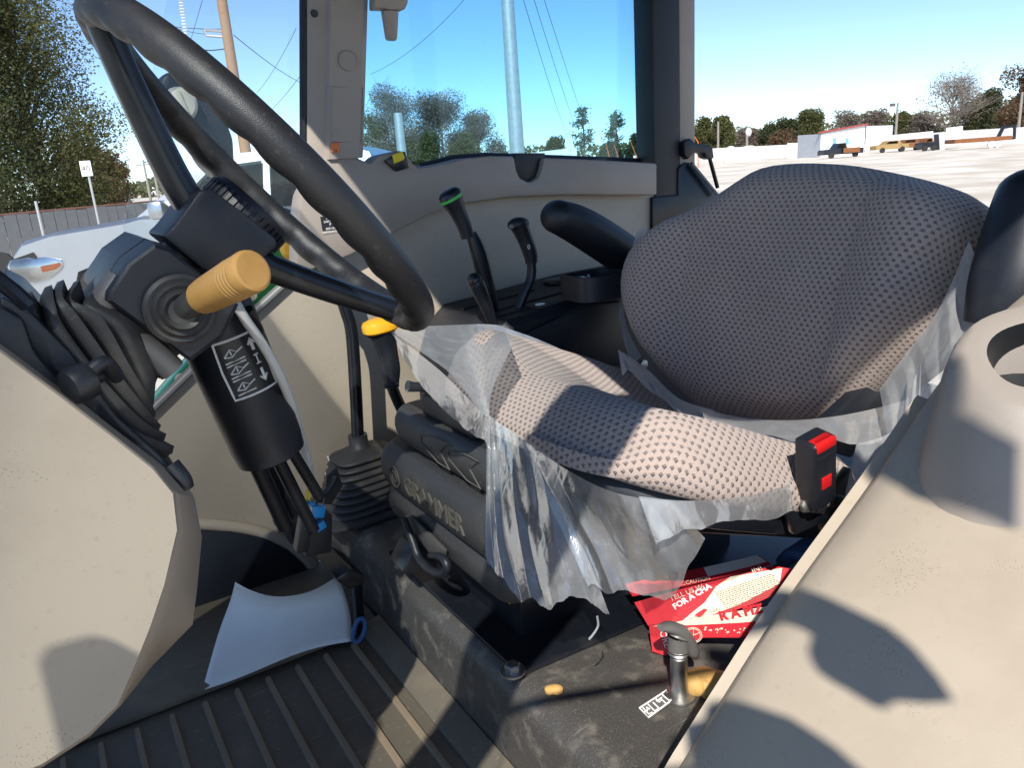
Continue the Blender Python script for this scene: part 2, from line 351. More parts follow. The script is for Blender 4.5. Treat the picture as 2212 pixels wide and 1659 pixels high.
def backrest():
    O = [(1470, 872), (1400, 790), (1355, 690), (1343, 620), (1362, 550), (1420, 490), (1480, 450), (1560, 390), (1620, 352), (1700, 338), (1800, 343), (1900, 360), (2000, 383), (2062, 408), (2098, 450), (2102, 495), (2082, 535), (2052, 585), (2022, 650), (1987, 700), (1950, 742), (1880, 802), (1810, 862), (1755, 903), (1690, 907), (1620, 900), (1540, 890)]
    pts = [onp(x, y, BP0, BN) for x, y in O]; ol = cat(pts, 3, True); n = len(ol); c = sum(ol, V())/n
    up = V((.35, 0, 1)).normalized(); nf = V((-1, 0, .35)).normalized()
    verts, uv, f = [], [], []
    R = [k/26 for k in range(25)]+[.95, .975, 1.0]
    for r in R:
        for p in ol:
            q = c+(p-c)*r; y = q.y-YC; z = (q-c).dot(up)
            h = .046*math.sqrt(max(0, 1-ss(.72, 1.0, r)**1.5))+.034*ss(.13, .235, abs(y))*(1-ss(.12, .22, z)*.6)*(1-ss(.90, 1, r))-.020*ss(.02, -.16, z)*(1-ss(.12, .2, abs(y)))-.012*math.exp(-((y/.09)**2))
            h -= .007*math.exp(-((abs(y)-.150-.10*max(0, z))/.007)**2)*(1-ss(.75, .95, r)); verts.append(q+nf*(h-.024)); uv.append((y, z))
    for g, dz in [(1.012, -.050), (1.005, -.090), (.96, -.13), (.9, -.145), (.5, -.15)]:
        for p in ol:
            q = c+(p-c)*g; verts.append(q+nf*dz); e = (-dz-.05); w_ = (p-c); L = w_.length
            uv.append(((p.y-YC)+w_.y/L*e, (p-c).dot(up)*(1+e/L)))
    uv = arcuv(verts, n, [((p-c).y, (p-c).dot(up)) for p in ol])
    nr = len(verts)//n
    for i in range(nr-1):
        for j in range(n):
            k = (j+1) % n; f.append((i*n+j, i*n+k, (i+1)*n+k, (i+1)*n+j))
    v0 = [verts[j]-nf*.0 for j in range(n)]
    mk('backrest', verts, f, FAB, SEAT, uv=uv, ang=70)
    b = B(); rings = []
    for g, dz in [(.96, -.135), (.97, -.16), (.9, -.185), (.5, -.195)]: rings.append([c+(p-c)*g+nf*dz for p in ol[::2]])
    b.loft(rings); b.out('backrest_shell', BLACK, SEAT)
    return ol, c, nf, up
BOL, BC, BNF, BUP = backrest()
# bracket between cushion and backrest on the near side
b = B(); b.prism([on(x, y, 'y', .60) for x, y in [(1785, 915), (1880, 828), (1915, 812), (1908, 880), (1840, 990), (1765, 965)]], (0, .02, 0), .003); b.out('hinge_bracket', BLACK, SEAT)
# suspension: three stacked folds, a lower frame and a skirt
def rrect(x0, x1, y0, y1, z, r=.03, n=4):
    o = []
    for cx, cy, a0 in ((x1-r, y1-r, 0), (x0+r, y1-r, 90), (x0+r, y0+r, 180), (x1-r, y0+r, 270)):
        for k in range(n+1):
            a = math.radians(a0+90*k/n); o.append(V((cx+r*math.cos(a), cy+r*math.sin(a), z)))
    return o
SUSP = [(.424, .248, .302, .0, .74, 1.135), (.414, .304, .386, .0, .72, 1.125), (.432, .390, .450, .02, .72, 1.09)]
for i, (x0, z0, z1, ins, ya, yb) in enumerate(SUSP):
    b = B(); rings = []; m = (z0+z1)/2; th = (z1-z0)/2
    for k in range(9):
        a = -math.pi/2+math.pi*k/8; e = (1-math.cos(a))*th*.5
        rings.append(rrect(x0+e, .62-e, ya+e, yb-e, m+math.sin(a)*th))
    b.loft(rings); b.out('suspension_fold', RUBBER, SEAT)
b = B(); b.box((.66, .955, .29), (.38, .36, .14), bev=.01); b.out('suspension_core', BLACK, SEAT)
b = B(); b.box((.69, .975, .205), (.425, .35, .10), bev=.006); b.out('suspension_base', BLACKS, SEAT)
b = B(); b.box((.70, YC, .355), (.34, .44, .05), Matrix.Rotation(math.radians(20.5), 3, 'Y'), .012); b.out('upper_frame', BLACK, SEAT)
b = B(); b.box((.78, .70, .335), (.40, .05, .04), Matrix.Rotation(.25, 3, 'Y'), .01); b.out('slide_rail', BLACKS, SEAT)
# ---------------- steering wheel
WC = V((.2195, .80, .8005)); WA, WR, WB = .879, .199, .116
E1 = V((math.cos(WA), 0, -math.sin(WA))); E2 = V((0, math.cos(WB), math.sin(WB))); E2 = (E2-E1*E1.dot(E2)).normalized(); EN = E1.cross(E2); EN = EN if EN.z > 0 else -EN
def sub(name, par, loc):
    o = bpy.data.objects.new(name, None); col.objects.link(o); o.empty_display_size = .05; WL[o] = V(loc); o.parent = par; o.location = WL[o]-WL[par]; return o
SW = sub('steering_wheel', T, WC)
def wheel():
    n, m = 192, 18; v, f = [], []
    for i in range(n):
        t = 2*math.pi*i/n; d = E1*math.cos(t)+E2*math.sin(t); rr = .0162
        sc_ = abs(math.sin(t*15)); 
        for k in range(m):
            a = 2*math.pi*k/m; under = max(0, -math.sin(a)*.75-math.cos(a)*.65)
            r = rr*(1-.28*under*(1-sc_**.7))
            v.append(WC+d*(WR+math.cos(a)*r)+EN*(math.sin(a)*r*1.02))
    for i in range(n):
        for k in range(m):
            f.append((i*m+k, i*m+(k+1) % m, ((i+1) % n)*m+(k+1) % m, ((i+1) % n)*m+k))
    f = [tuple(reversed(q)) for q in f]
    mk('rim', v, f, LEATHER, SW, ang=80)
wheel()
HC = WC-EN*.070
for sgn, w0, w1 in ((-1, .029, .022), (1, .026, .023)):
    b = B(); rings = []
    path = cat([HC+E1*sgn*.03+EN*.0, HC+E1*sgn*.06+EN*.008, HC+E1*sgn*.13+EN*.038, WC+E1*sgn*(WR-.006)-EN*.002], 5)
    for i, p in enumerate(path):
        t = i/(len(path)-1); hw = lerp(w0, w1, ss(0, .8, t)); th = lerp(.016, .0125, t)
        tn = (path[min(i+1, len(path)-1)]-path[max(i-1, 0)]).normalized(); up = tn.cross(E2).normalized()
        rings.append([p+E2*(math.copysign(abs(math.cos(a))**.6, math.cos(a))*hw)+up*(math.copysign(abs(math.sin(a))**.7, math.sin(a))*th) for a in [2*math.pi*k/16 for k in range(16)]])
    b.loft(rings); b.out('spoke', BLACKS, SW)
b = B(); b.lathe(HC-EN*.045, EN, [(0, .030), (.012, .034), (.04, .038), (.056, .038), (.062, .034)], 28); b.out('hub', BLACK, SW)
# wedge shaped shroud of the hub
sh_ = [(352, 510), (372, 492), (400, 455), (430, 411), (458, 408), (530, 462), (596, 515), (600, 532), (566, 562), (452, 588), (438, 582)]
b = B(); b.prism([on(x, y, 'y', .752) for x, y in sh_], (0, .10, 0), .006); b.out('hub_shroud', BLACK, SW, ang=30)
CAPO = HC+EN*.017+E1*.006
b = B(); b.lathe(CAPO, EN, [(0, .039), (.004, .0435), (.020, .0435), (.026, .040), (.028, .02)], 40); HCAP = b.out('hub_cap', BLACK, SW)
for k in range(36):
    a = 2*math.pi*k/36; d = E1*math.cos(a)+E2*math.sin(a); q = Matrix((d, EN, d.cross(EN))).transposed()
    b = B(); b.box(CAPO+EN*.012+d*.0443, (.002, .015, .0035), q); b.out('grip_rib', BLACK, HCAP, smooth=False)
# ---------------- steering column, reverser housing and lever
HB = HC-EN*.085
RH = sub('reverser_housing', T, HB)
hp = [(330, 523), (361, 532), (517, 658), (483, 728), (412, 783), (226, 648), (229, 630), (272, 565)]
ff = [on(x, y, 'y', .705) for x, y in hp]; cc = sum(ff, V())/8
rings = [[cc+(p-cc)*.90+V((0, -.008, 0)) for p in ff], [cc+(p-cc)*.96+V((0, -.006, 0)) for p in ff], [cc+(p-cc)*1.0+V((0, .004, 0)) for p in ff], [cc+(p-cc)*1.06+V((0, .19, 0)) for p in ff], [cc+(p-cc)*.95+V((0, .21, 0)) for p in ff]]
b = B(); b.loft(rings); b.out('housing', BLACK, RH, ang=25)
b = B(); e = [(cc+(ff[i]-cc)*1.004+V((0, .045, 0))) for i in range(8)]; b.tube(e, .0012, 6, closed=True); b.out('housing_seam', BLACK, RH)
sp = on(390, 668, 'y', .694)
for r0, h in ((.0285, .006), (.0225, .010), (.0165, .015)):
    b = B(); b.lathe(sp, (0, -1, 0), [(0, r0+.002), (h*.6, r0+.0015), (h, r0-.0015), (h*.8, r0-.005)], 32); b.out('boot_ring', RUBBER, RH)
RL = sub('reverser_lever', T, sp)
l0, l1 = sp, on(547, 583, 'y', .600); la = (l1-l0).normalized(); LL = (l1-l0).length
b = B(); b.lathe(l0-la*.01, la, [(0, .0105), (.02, .0115), (LL*.32, .0100), (LL*.45, .010)], 20); b.out('shaft', RUBBER, RL)
g0 = l0+la*(LL*.30); gl = LL*.70
b = B(); prof = [(0, .0125), (.002, .0138), (.012, .0150), (gl*.62, .0166)]
for k in range(4):
    t = gl*.66+k*.0042; prof += [(t, .0168), (t+.0006, .0157), (t+.0016, .0157), (t+.0022, .0169)]
prof += [(gl-.004, .0172), (gl-.001, .0163), (gl, .0142)]
b.lathe(g0, la, prof, 32); b.out('grip', YELK, RL, ang=25)
for k in range(4):
    b = B(); b.lathe(g0+la*(gl*.66+k*.0042+.0006), la, [(0, .0162), (.0010, .0162)], 32, cap=False); b.out('grip_line', INK, RL)
# loader lever column: black tube with a pictogram plate, rods underneath
c0, c1 = on(470, 700, 'y', .86), on(588, 985, 'y', .86); ca = (c1-c0).normalized(); cl = (c1-c0).length
COLM = sub('lower_column', T, c0)
b = B(); b.lathe(c0-ca*.05, ca, [(0, .040), (.04, .043), (.10, .0435), (cl*.6, .043), (cl+.03, .041), (cl+.047, .039), (cl+.05, .034)], 36); b.out('column_tube', BLACK, COLM)
tocam = (CAM-c0); tocam = (tocam-ca*tocam.dot(ca)).normalized(); side = ca.cross(tocam).normalized()
if side.dot(RGT) < 0: side = -side
def cyl(s_, t, r=.0442): a = s_/r; return c0+ca*t+tocam*(math.cos(a)*r)+side*(math.sin(a)*r)
DS, DT = (-.016, .040), (.008, .078)
def cpatch(name, s0, s1, t0, t1, r, mat, par, ns=10):
    b = B(); P = [[cyl(lerp(s0, s1, i/ns), lerp(t0, t1, j/3), r) for j in range(4)] for i in range(ns+1)]
    Q = [[cyl(lerp(s0, s1, i/ns), lerp(t0, t1, j/3), r-.0006) for j in range(4)] for i in range(ns+1)]
    b.grid(P); b.grid(Q, True); return b.out(name, mat, par)
DEC = cpatch('pictogram_plate', *DS, *DT, .0441, LABELB, COLM)
def cline(pts, r=.0008, name='pictogram_line'):
    b = B(); b.tube([cyl(lerp(DS[0], DS[1], u), lerp(DT[0], DT[1], v), .0446) for u, v in pts], r, 5); b.out(name, LABELW, DEC)
ed = [(.05, .04), (.95, .04), (.97, .5), (.97, .96), (.05, .96), (.02, .5), (.05, .04)]; cline([(lerp(a[0], c[0], k/6), lerp(a[1], c[1], k/6)) for a, c in zip(ed, ed[1:]) for k in range(6)]+[ed[-1]], .0014)
for v in (.18, .45, .72):
    cline([(.16, v+.10), (.30, v), (.42, v+.06), (.30, v+.12), (.16, v+.10)]); cline([(.42, v+.06), (.54, v+.02)]); cline([(.30, v+.03), (.30, v+.09)])
for v in (.36, .41, .60, .65): cline([(.14, v+.02), (.52, v)], .0009)
cline([(.14, .9), (.5, .88)], .0009)
for v0, v1 in ((.32, .16), (.62, .80)):
    cline([(.74, v0), (.74, v1)], .0018); d = math.copysign(.06, v1-v0); cline([(.66, v1-d), (.74, v1+d*.4), (.82, v1-d)], .0013)
cline([(.74, .40), (.74, .54)], .0009); cline([(.69, .40), (.79, .40)], .0009); cline([(.69, .54), (.79, .54)], .0009)
for off, ln, r in ((-.02, .10, .010), (.004, .12, .008), (.022, .08, .007)):
    b = B(); b.tube([c1+side*off+ca*.0, c1+side*off*1.2+ca*ln+V((.01, .02, 0))], r, 10); b.out('linkage_rod', BLACKS, COLM)
b = B(); p = on(640, 790, 'y', .9); b.tube(cat([on(535, 668, 'y', .80), on(548, 690, 'y', .81), on(560, 720, 'y', .84), on(535, 730, 'y', .86)], 4), .0055, 10); b.out('hose_clip', BLACKS, COLM)
# ---------------- rubber bellows round the tilting column
FOLDS = [[(54, 645), (60, 690), (80, 745), (180, 862), (262, 938), (388, 1004)], [(100, 630), (105, 668), (125, 715), (215, 835), (300, 925), (369, 976)], [(128, 618), (122, 650), (155, 690), (240, 810), (310, 900), (356, 956)], [(165, 618), (140, 655), (205, 690), (270, 800), (318, 880), (343, 932)], [(200, 640), (185, 662), (255, 705), (300, 800), (325, 870), (334, 912)]]
BEL = B(); rings = []
for i, fo in enumerate(FOLDS):
    yn = .655+.010*i; yf = .835-.006*i
    nearp = cat([on(x, y, 'y', yn) for x, y in fo], 5)
    farp = [p+V((-.012, yf-yn, -.042)) for p in reversed(nearp)]
    m = len(nearp)
    near2 = [p+V((0, .035*(abs(2*k/(m-1)-1)**3), 0)) for k, p in enumerate(nearp)]
    far2 = [p-V((0, .035*(abs(2*k/(m-1)-1)**3), 0)) for k, p in enumerate(farp)]
    ring = near2+far2; c = sum(ring, V())/len(ring)
    rings.append((ring, c))
loft = []
for i, (ring, c) in enumerate(rings):
    nx = rings[i+1] if i < len(rings)-1 else None
    if i == 0: loft.append([c+(p-c)*.80+V((-.03, 0, -.035)) for p in ring])
    ax = EN*.006
    loft.append([p-ax+(c-p)*.03 for p in ring]); loft.append([p for p in ring]); loft.append([p+ax+(c-p)*.03 for p in ring])
    if nx:
        loft.append([((p+q)/2)+(((c+nx[1])/2)-(p+q)/2)*.20 for p, q in zip(ring, nx[0])])
    else: loft.append([c+(p-c)*.72+EN*.02 for p in ring]); loft.append([c+(p-c)*.45+EN*.05 for p in ring])
BEL.loft(loft, cap=True); BEL.out('column_bellows', RUBBER, T, ang=75)
b = B(); b.lathe(HB-EN*.02, -EN, [(0, .052), (.03, .05), (.034, .056), (.04, .056), (.045, .046), (.06, .046), (.064, .052), (.07, .052), (.074, .044), (.12, .044)], 26); b.out('column_collar', RUBBER, T)
b = B(); b.tube(cat([on(x, y, 'y', .72) for x, y in [(262, 600), (222, 668), (262, 705), (330, 760), (372, 800)]], 5), [.012]*21, 10); b.out('column_skirt', GREY, T)
# ---------------- dash console
near_o = [(-120, 660), (0, 752), (120, 842), (250, 942), (330, 1006), (375, 1060), (384, 1140), (356, 1260), (326, 1350), (290, 1440), (254, 1522), (190, 1585), (90, 1650), (-60, 1720), (-200, 1500)]
mid_o = [(-120, 640), (0, 735), (130, 832), (268, 940), (360, 1010), (420, 1075), (436, 1160), (426, 1270), (416, 1350), (330, 1438), (262, 1524), (196, 1590), (95, 1655), (-60, 1725), (-200, 1500)]
A_ = [on(x, y, 'y', .60) for x, y in near_o]; M_ = [on(x, y, 'y', .665) for x, y in mid_o]
for p in A_[-2:]+M_[-2:]: p.x -= .12
cA = sum(A_, V())/len(A_)
rings = [[cA+(p-cA)*.985+V((0, -.004, 0)) for p in A_], [p+V((0, .0, 0)) for p in A_], [lerp(a, m, .25)+V((0, -.004, 0)) for a, m in zip(A_, M_)], [V(m) for m in M_], [V((p.x, .935, p.z)) for p in M_], [V((p.x, 1.0, p.z)) for p in A_]]
rings.insert(2, [lerp(a, m, .08)+V((0, -.0025, 0)) for a, m in zip(A_, M_)]); rings.insert(1, [cA+(p-cA)*.996+V((0, -.0022, 0)) for p in A_])
b = B(); b.loft(rings); b.out('dash_console', BEIGE, T, ang=30)
b = B(); b.box((-.33, .80, .22), (.30, .30, .46), bev=.02); b.out('console_pedestal', BLACK, T)
top_n = [(0, 640), (60, 668), (150, 760), (252, 900), (335, 975), (398, 1040), (400, 1062), (352, 1012), (262, 938), (125, 832), (0, 735)]
b = B(); P = [on(x, y, 'y', .655) for x, y in top_n]; b.prism(P, (0, .29, 0), .003); b.out('console_top', BLACK, T, ang=25)
b = B(); b.tube([on(-20, 592, 'y', .66), on(30, 630, 'y', .655), on(62, 660, 'y', .655)], .006, 8); b.out('instrument_hood_edge', BLACKS, T)
b = B(); b.prism([on(x, y, 'y', .64) for x, y in [(-60, 650), (0, 660), (50, 690), (75, 760), (150, 850), (-60, 760)]], (0, .3, 0), .004); b.out('instrument_cowl', BLACK, T)
TL = sub('tilt_lever', T, on(185, 815, 'y', .63))
q0, q1 = on(150, 838, 'y', .618), on(238, 800, 'y', .632); ax = (q1-q0)
b = B(); b.lathe(q0-ax*.08, ax, [(0, .008), (.002, .0125), (.006, .014), (ax.length*.55, .0135), (ax.length*.6, .006), (ax.length*1.05, .005)], 20); b.out('tilt_knob', BLACK, TL)
b = B(); b.tube(cat([on(198, 800, 'y', .612), on(222, 783, 'y', .615), on(238, 792, 'y', .62), on(252, 815, 'y', .63)], 4), .0055, 10); b.out('tilt_arm', BLACK, TL)
RS = sub('rocker_switch', T, on(345, 1015, 'y', .645))
b = B(); b.prism([on(x, y, 'y', .645) for x, y in [(318, 985), (362, 1022), (356, 1045), (312, 1008)]], (0, .025, 0), .002); b.out('switch_body', BLACK, RS)
ip = on(334, 1016, 'y', .6436); sr = (on(346, 1024, 'y', .6436)-ip).normalized(); su = V((0, -1, 0)).cross(sr)*-1
b = B(); b.tube([ip+sr*(.005*math.cos(a))+V((0, 0, 1))*(.006*math.sin(a)) for a in [math.pi*k/8 for k in range(9)]], .0005, 5); b.out('light_icon', LABELW, RS)
for k in range(3):
    b = B(); b.tube([ip+sr*(.004*(k-1))+V((0, 0, -.0015)), ip+sr*(.004*(k-1))+V((0, 0, -.006))], .0005, 5); b.out('light_icon', LABELW, RS)
b = B(); b.tube(cat([on(368, 1005, 'y', .655), on(392, 1035, 'y', .65), on(398, 1052, 'y', .65)], 4), .008, 10); b.out('rocker_lever', BLACK, RS)
# ---------------- right hand wall, trim and pillars
WY = 1.48
wall = [(250, 960), (330, 880), (470, 745), (640, 590), (660, 500), (800, 480), (1000, 410), (1415, 410), (1420, 900), (1300, 1000), (1000, 1120), (700, 1080), (690, 1240), (676, 1225), (630, 1180), (570, 1150), (500, 1135), (400, 1130), (300, 1150)]
b = B(); P = [on(x, y, 'y', WY) for x, y in wall]; b.prism(P, (0, .03, 0), .006); b.out('right_wall', BEIGE, T, ang=25)
b = B(); b.tube(cat([on(x, y, 'y', WY-.004) for x, y in [(300, 1152), (400, 1133), (500, 1138), (570, 1152), (630, 1182), (676, 1228), (682, 1270)]], 5), .012, 10); b.out('wall_lip', BEIGE, T)
b = B(); b.tube([on(250, 962, 'y', WY-.006), on(330, 882, 'y', WY-.006), on(470, 745, 'y', WY-.006), on(640, 590, 'y', WY-.006)], .009, 10, flat=.7); b.out('window_seal', GREY, T)
for x, y in ((391, 819), (543, 638)):
    p = on(x, y, 'y', WY-.0005); b = B(); b.lathe(p, (0, -1, 0), [(0, .011), (.002, .010), (.0025, .003)], 20); b.out('trim_clip', BEIGE, T)
b = B(); b.prism([on(x, y, 'y', 1.465) for x, y in [(300, 1160), (400, 1145), (500, 1148), (570, 1162), (625, 1190), (668, 1235), (690, 1300), (660, 1420), (300, 1440)]], (0, .03, 0), .004); b.out('wheel_arch_liner', BLACK, T)
trim = [(640, 596), (643, 470), (650, 420), (680, 365), (700, 340), (760, 334), (800, 352), (818, 335), (868, 324), (880, 335), (892, 352), (905, 362), (960, 352), (1005, 341), (1060, 336), (1112, 337), (1116, 366), (1124, 384), (1144, 394), (1164, 384), (1172, 362), (1176, 340), (1300, 345), (1420, 352), (1420, 421), (1222, 421), (1106, 425), (1005, 439), (931, 462), (853, 502), (756, 552)]
b = B(); P = [on(x, y, 'y', WY-.035) for x, y in trim]; b.prism(P, (0, .055, 0), .006); TRIM = b.out('window_trim', TAUPE, T, ang=30)
b = B(); b.prism([on(x, y, 'y', WY-.02) for x, y in [(1112, 330), (1112, 366), (1122, 388), (1144, 400), (1166, 388), (1176, 362), (1178, 330)]], (0, .02, 0), .002); b.out('trim_pocket', BLACK, TRIM)
b = B(); b.tube([on(905, 362, 'y', WY+.03), on(980, 343, 'y', WY+.04), on(1050, 338, 'y', WY+.05), on(1150, 341, 'y', WY+.06), on(1420, 350, 'y', WY+.06)], .009, 8); b.out('sill_seal', BLACK, TRIM)
b = B(); b.box(on(1290, 345, 'y', WY+.05), (.05, .02, .008), bev=.002); b.out('window_latch', BLACKS, TRIM)
TG = sub('yellow_tag_holder', T, on(860, 345, 'y', WY-.04))
b = B(); b.prism([on(x, y, 'y', WY-.045) for x, y in [(832, 347), (848, 338), (876, 326), (884, 362), (858, 370)]], (0, .012, 0), .002); b.out('tag_holder', BLACKS, TG)
b = B(); b.prism([on(x, y, 'y', WY-.048) for x, y in [(848, 334), (870, 326), (875, 340), (872, 345), (852, 353)]], (0, .004, 0), .0008); b.out('tag', YTAG, TG)
# warning plate
WLAB = sub('warning_plate', T, on(713, 483, 'y', WY-.036))
lp = [on(x, y, 'y', WY-.0365) for x, y in [(692, 468), (728, 464), (733, 494), (697, 498)]]
b = B(); b.prism(lp, (0, .001, 0)); b.out('plate', LABELB, WLAB, smooth=False)
rx = (lp[1]-lp[0]); up = (lp[0]-lp[3]); hgt = up.length
for i, (s_, sz) in enumerate((('STOP', .0058), ('SHIFT TO', .0058), ('P', .0075), ('BEFORE', .0058), ('DISMOUNTING', .0052))):
    o_ = lp[0]+rx*.5-up.normalized()*(.0060+i*.0062+(.001 if i > 2 else 0))+V((0, -.0008, 0)); text('lettering', s_, o_, rx, up, sz, LABELW, WLAB, .0002, 'CENTER')
# front right pillar
pl, pr_ = lambda y: on(665, y, 'y', 1.455), lambda y: on(797, y, 'y', 1.455)
a0, a1, b0, b1 = pl(345), pl(-10), on(786, 345, 'y', 1.455), pr_(-10)
ex = 1.72
def upto(p, q, z): d = q-p; return p+d*((z-p.z)/d.z)
b = B(); rings = []
for k in range(9):
    z = lerp(.835, 1.41, k/8); l = upto(a0, a1, z); r = upto(b0, b1, z); m_ = r-l
    r2 = on(797, 240, 'y', 1.455)
    rings.append([l+V((0, .03, 0)), l+V((.0, .004, 0)), l+m_*.05, l+m_*.28+V((0, -.004, 0)), l+m_*.32+V((0, -.016, 0)), l+m_*.85+V((0, -.018, 0)), r+V((-.006, -.010, 0)), r+V((0, .012, 0)), r+V((-.02, .07, 0)), l+V((.01, .07, 0))])
b.loft(rings); PIL = b.out('front_pillar', TAUPE, T, ang=30)
b = B(); b.tube([upto(a0, a1, z)+V((-.004, .012, 0)) for z in (.83, 1.1, 1.405)], .008, 8); b.out('pillar_seal', BLACKS, PIL)
cp = on(752, 130, 'y', 1.4365); b = B(); b.lathe(cp, (0, -1, 0), [(0, .0185), (.001, .0185), (.0016, .0165), (.0006, .016)], 28); b.out('round_cap', TAUPE, PIL)
cp = on(679, 28, 'y', 1.454); b = B(); b.lathe(cp, (0, -1, 0), [(0, .007), (.003, .006), (.003, .003)], 16); b.out('pillar_screw', BLACKS, PIL)
pq = [on(x, y, 'y', 1.4385) for x, y in [(716, 186), (784, 190), (783, 308), (715, 306)]]
b = B(); b.tube(pq, .0011, 6, closed=True); b.out('cover_seam', TAUPE, PIL)
b = B(); b.prism([on(x, y, 'y', 1.435) for x, y in [(716, 308), (733, 307), (734, 327), (728, 331), (728, 322), (721, 322), (721, 330), (716, 328)]], (0, .006, 0), .0008); b.out('orange_clip', ORG, PIL)
HN = sub('window_handle', T, on(840, 30, 'y', 1.43))
b = B(); b.prism([on(x, y, 'y', 1.44) for x, y in [(796, -40), (868, -40), (868, 12), (862, 26), (828, 28), (820, 24), (796, 24)]], (0, -.03, 0), .005); b.out('handle_block', TAUPE, HN)
b = B(); h0, h1 = on(842, 26, 'y', 1.425), on(845, 86, 'y', 1.425); b.lathe(h0, h1-h0, [(0, .0165), ((h1-h0).length*.93, .0115), ((h1-h0).length, .009)], 18); b.out('handle_grip', TAUPE, HN)
# rear right pillar with window hardware
RPX0, RPX1, RPX2 = on(1409, 200, 'y', WY).x, on(1466, 200, 'y', WY).x, on(1500, 200, 'y', WY).x
b = B(); b.box(((RPX0+RPX1)/2, WY+.03, .78), (RPX1-RPX0, .07, 1.25), bev=.006); RP = b.out('rear_pillar', DARKB, T)
b = B(); b.box(((RPX1+RPX2)/2+.002, WY+.031, 1.08), (RPX2-RPX1, .066, .66), bev=.005); b.out('pillar_trim', TAUPE, RP)
b = B(); b.prism([on(x, y, 'y', WY-.01) for x, y in [(1466, 362), (1482, 350), (1500, 352), (1560, 425), (1560, 520), (1410, 520), (1410, 425), (1466, 420)]], (0, .05, 0), .004); b.out('corner_panel', BLACKS, RP)
b = B(); b.tube([on(1494, 352, 'y', WY-.02), on(1550, 420, 'y', WY-.02)], .006, 8, flat=.6); b.out('corner_flange', GREY, RP)
LT = sub('window_strut', T, on(1510, 320, 'y', WY-.02))
b = B(); b.prism([on(x, y, 'y', WY-.02) for x, y in [(1478, 306), (1492, 298), (1502, 308), (1530, 312), (1540, 318), (1543, 340), (1538, 344), (1527, 340), (1522, 330), (1500, 328), (1488, 344), (1480, 335)]], (0, .03, 0), .003); b.out('strut_bracket', BLACK, LT)
b = B(); b.tube([on(1533, 342, 'y', WY-.005), on(1550, 405, 'y', WY-.005)], .0055, 10); b.out('strut_rod', BLACKS, LT)
# glass
b = B(); q = [V((.60, 1.545, .80)), V((1.40, 1.545, .80)), V((1.40, 1.53, 1.41)), V((.68, 1.53, 1.41))]; b.prism(q, (0, .005, 0)); b.out('side_window', GLASS, T, smooth=False)
p0 = V((-.04, .10, .02)); 
ws = lambda y: [V((-.27+.10*abs(y-YC)**2, y, .40)), V((.06+.22*abs(y-YC)**2, y, 1.41))]
b = B(); ys = [.10+i*(1.39/14) for i in range(15)]
P = [[V((lerp(-.48, .01, t)+.16*abs(y-YC)**2, y, lerp(.10, 1.41, t))) for t in (0, .2, .4, .6, .8, 1)] for y in ys]
b.grid(P); b.out('windscreen', GLASSW, T, solid=.005)
# quarter glass between windscreen and front pillar
b = B(); q = [on(255, 950, 'y', 1.50), on(640, 588, 'y', 1.50), on(655, 420, 'y', 1.50), on(664, -150, 'y', 1.50), V((.40, 1.50, 1.41)), V((.06, 1.50, .5)), V((.0, 1.50, .30))]
b.prism(q, (0, .004, 0)); b.out('quarter_window', GLASSW, T, smooth=False)
# ---------------- roof and the pillars of the door side (out of frame, they cast the cab's shade)
b = B(); b.prism([(.15, -.06, 1.40), (.25, -.14, 1.40), (1.55, -.14, 1.40), (1.66, .0, 1.40), (1.66, 1.62, 1.40), (1.55, 1.74, 1.40), (.25, 1.74, 1.40), (.15, 1.66, 1.40)], (0, 0, .14), .02); b.out('roof', BLACK, T)
# ---------------- right hand console with its levers
CT = [(1018, 700), (1062, 640), (1110, 618), (1180, 616), (1260, 612), (1420, 640), (1420, 690), (1330, 668), (1290, 652), (1230, 668), (1200, 660)]
RCN = sub('side_console', T, (.95, 1.3, .3))
b = B()
prof = lambda y: [V((.665, y, .155)), V((.665, y, .40)), V((.70, y, .485)), V((.745, y, .520)), V((1.05, y, .545)), V((1.35, y, .55)), V((1.35, y, .155))]
sl_ = [1.20, 1.215, 1.465, 1.476]; rings = []
for i, y in enumerate(sl_): rings.append([V((p.x+(.01 if i == 0 else 0), y, p.z-(.012 if i == 0 else 0)-.0*(y < 1.3))) for p in prof(y)])
b.loft(rings); b.out('console_body', BLACK, RCN, ang=25)
b = B(); b.prism([on(x, y, 'y', 1.19) for x, y in [(1135, 722), (1180, 700), (1262, 660), (1345, 650), (1352, 790), (1260, 790), (1200, 760)]], (0, .015, 0), .004); b.out('console_side', BLACK, RCN)
for y_, x0, x1 in ((1.30, .72, .93), (1.255, .72, .95), (1.385, .72, .90)):
    b = B(); zf = lambda x: .5205+(x-.745)/.305*.025 if x > .745 else .4855+(x-.70)/.045*.035
    b.box(((x0+x1)/2+.02, y_, zf((x0+x1)/2+.02)+.0005), (x1-x0, .012, .003), Matrix.Rotation(-.082, 3, 'Y')); b.out('lever_slot', DARKB, RCN)
b = B(); b.box((.93, 1.245, .5375), (.22, .05, .004), Matrix.Rotation(-.082, 3, 'Y'), .001); b.out('console_panel', RUBBER, RCN)
b = B(); b.box((1.06, 1.31, .5480), (.10, .07, .005), Matrix.Rotation(-.05, 3, 'Y'), .002); b.out('console_panel', BLACK, RCN)
b = B(); b.lathe((1.0, 1.40, .541), (0, 0, 1), [(0, .035), (.004, .035), (.006, .032)], 24); b.out('round_plug', BLACKS, RCN)
b = B(); b.tube([V((.835+.010*math.cos(a), 1.235+.006*math.sin(a), .5335)) for a in [2*math.pi*k/12 for k in range(12)]], .0016, 5, closed=True); b.out('white_mark', LABELW, RCN)
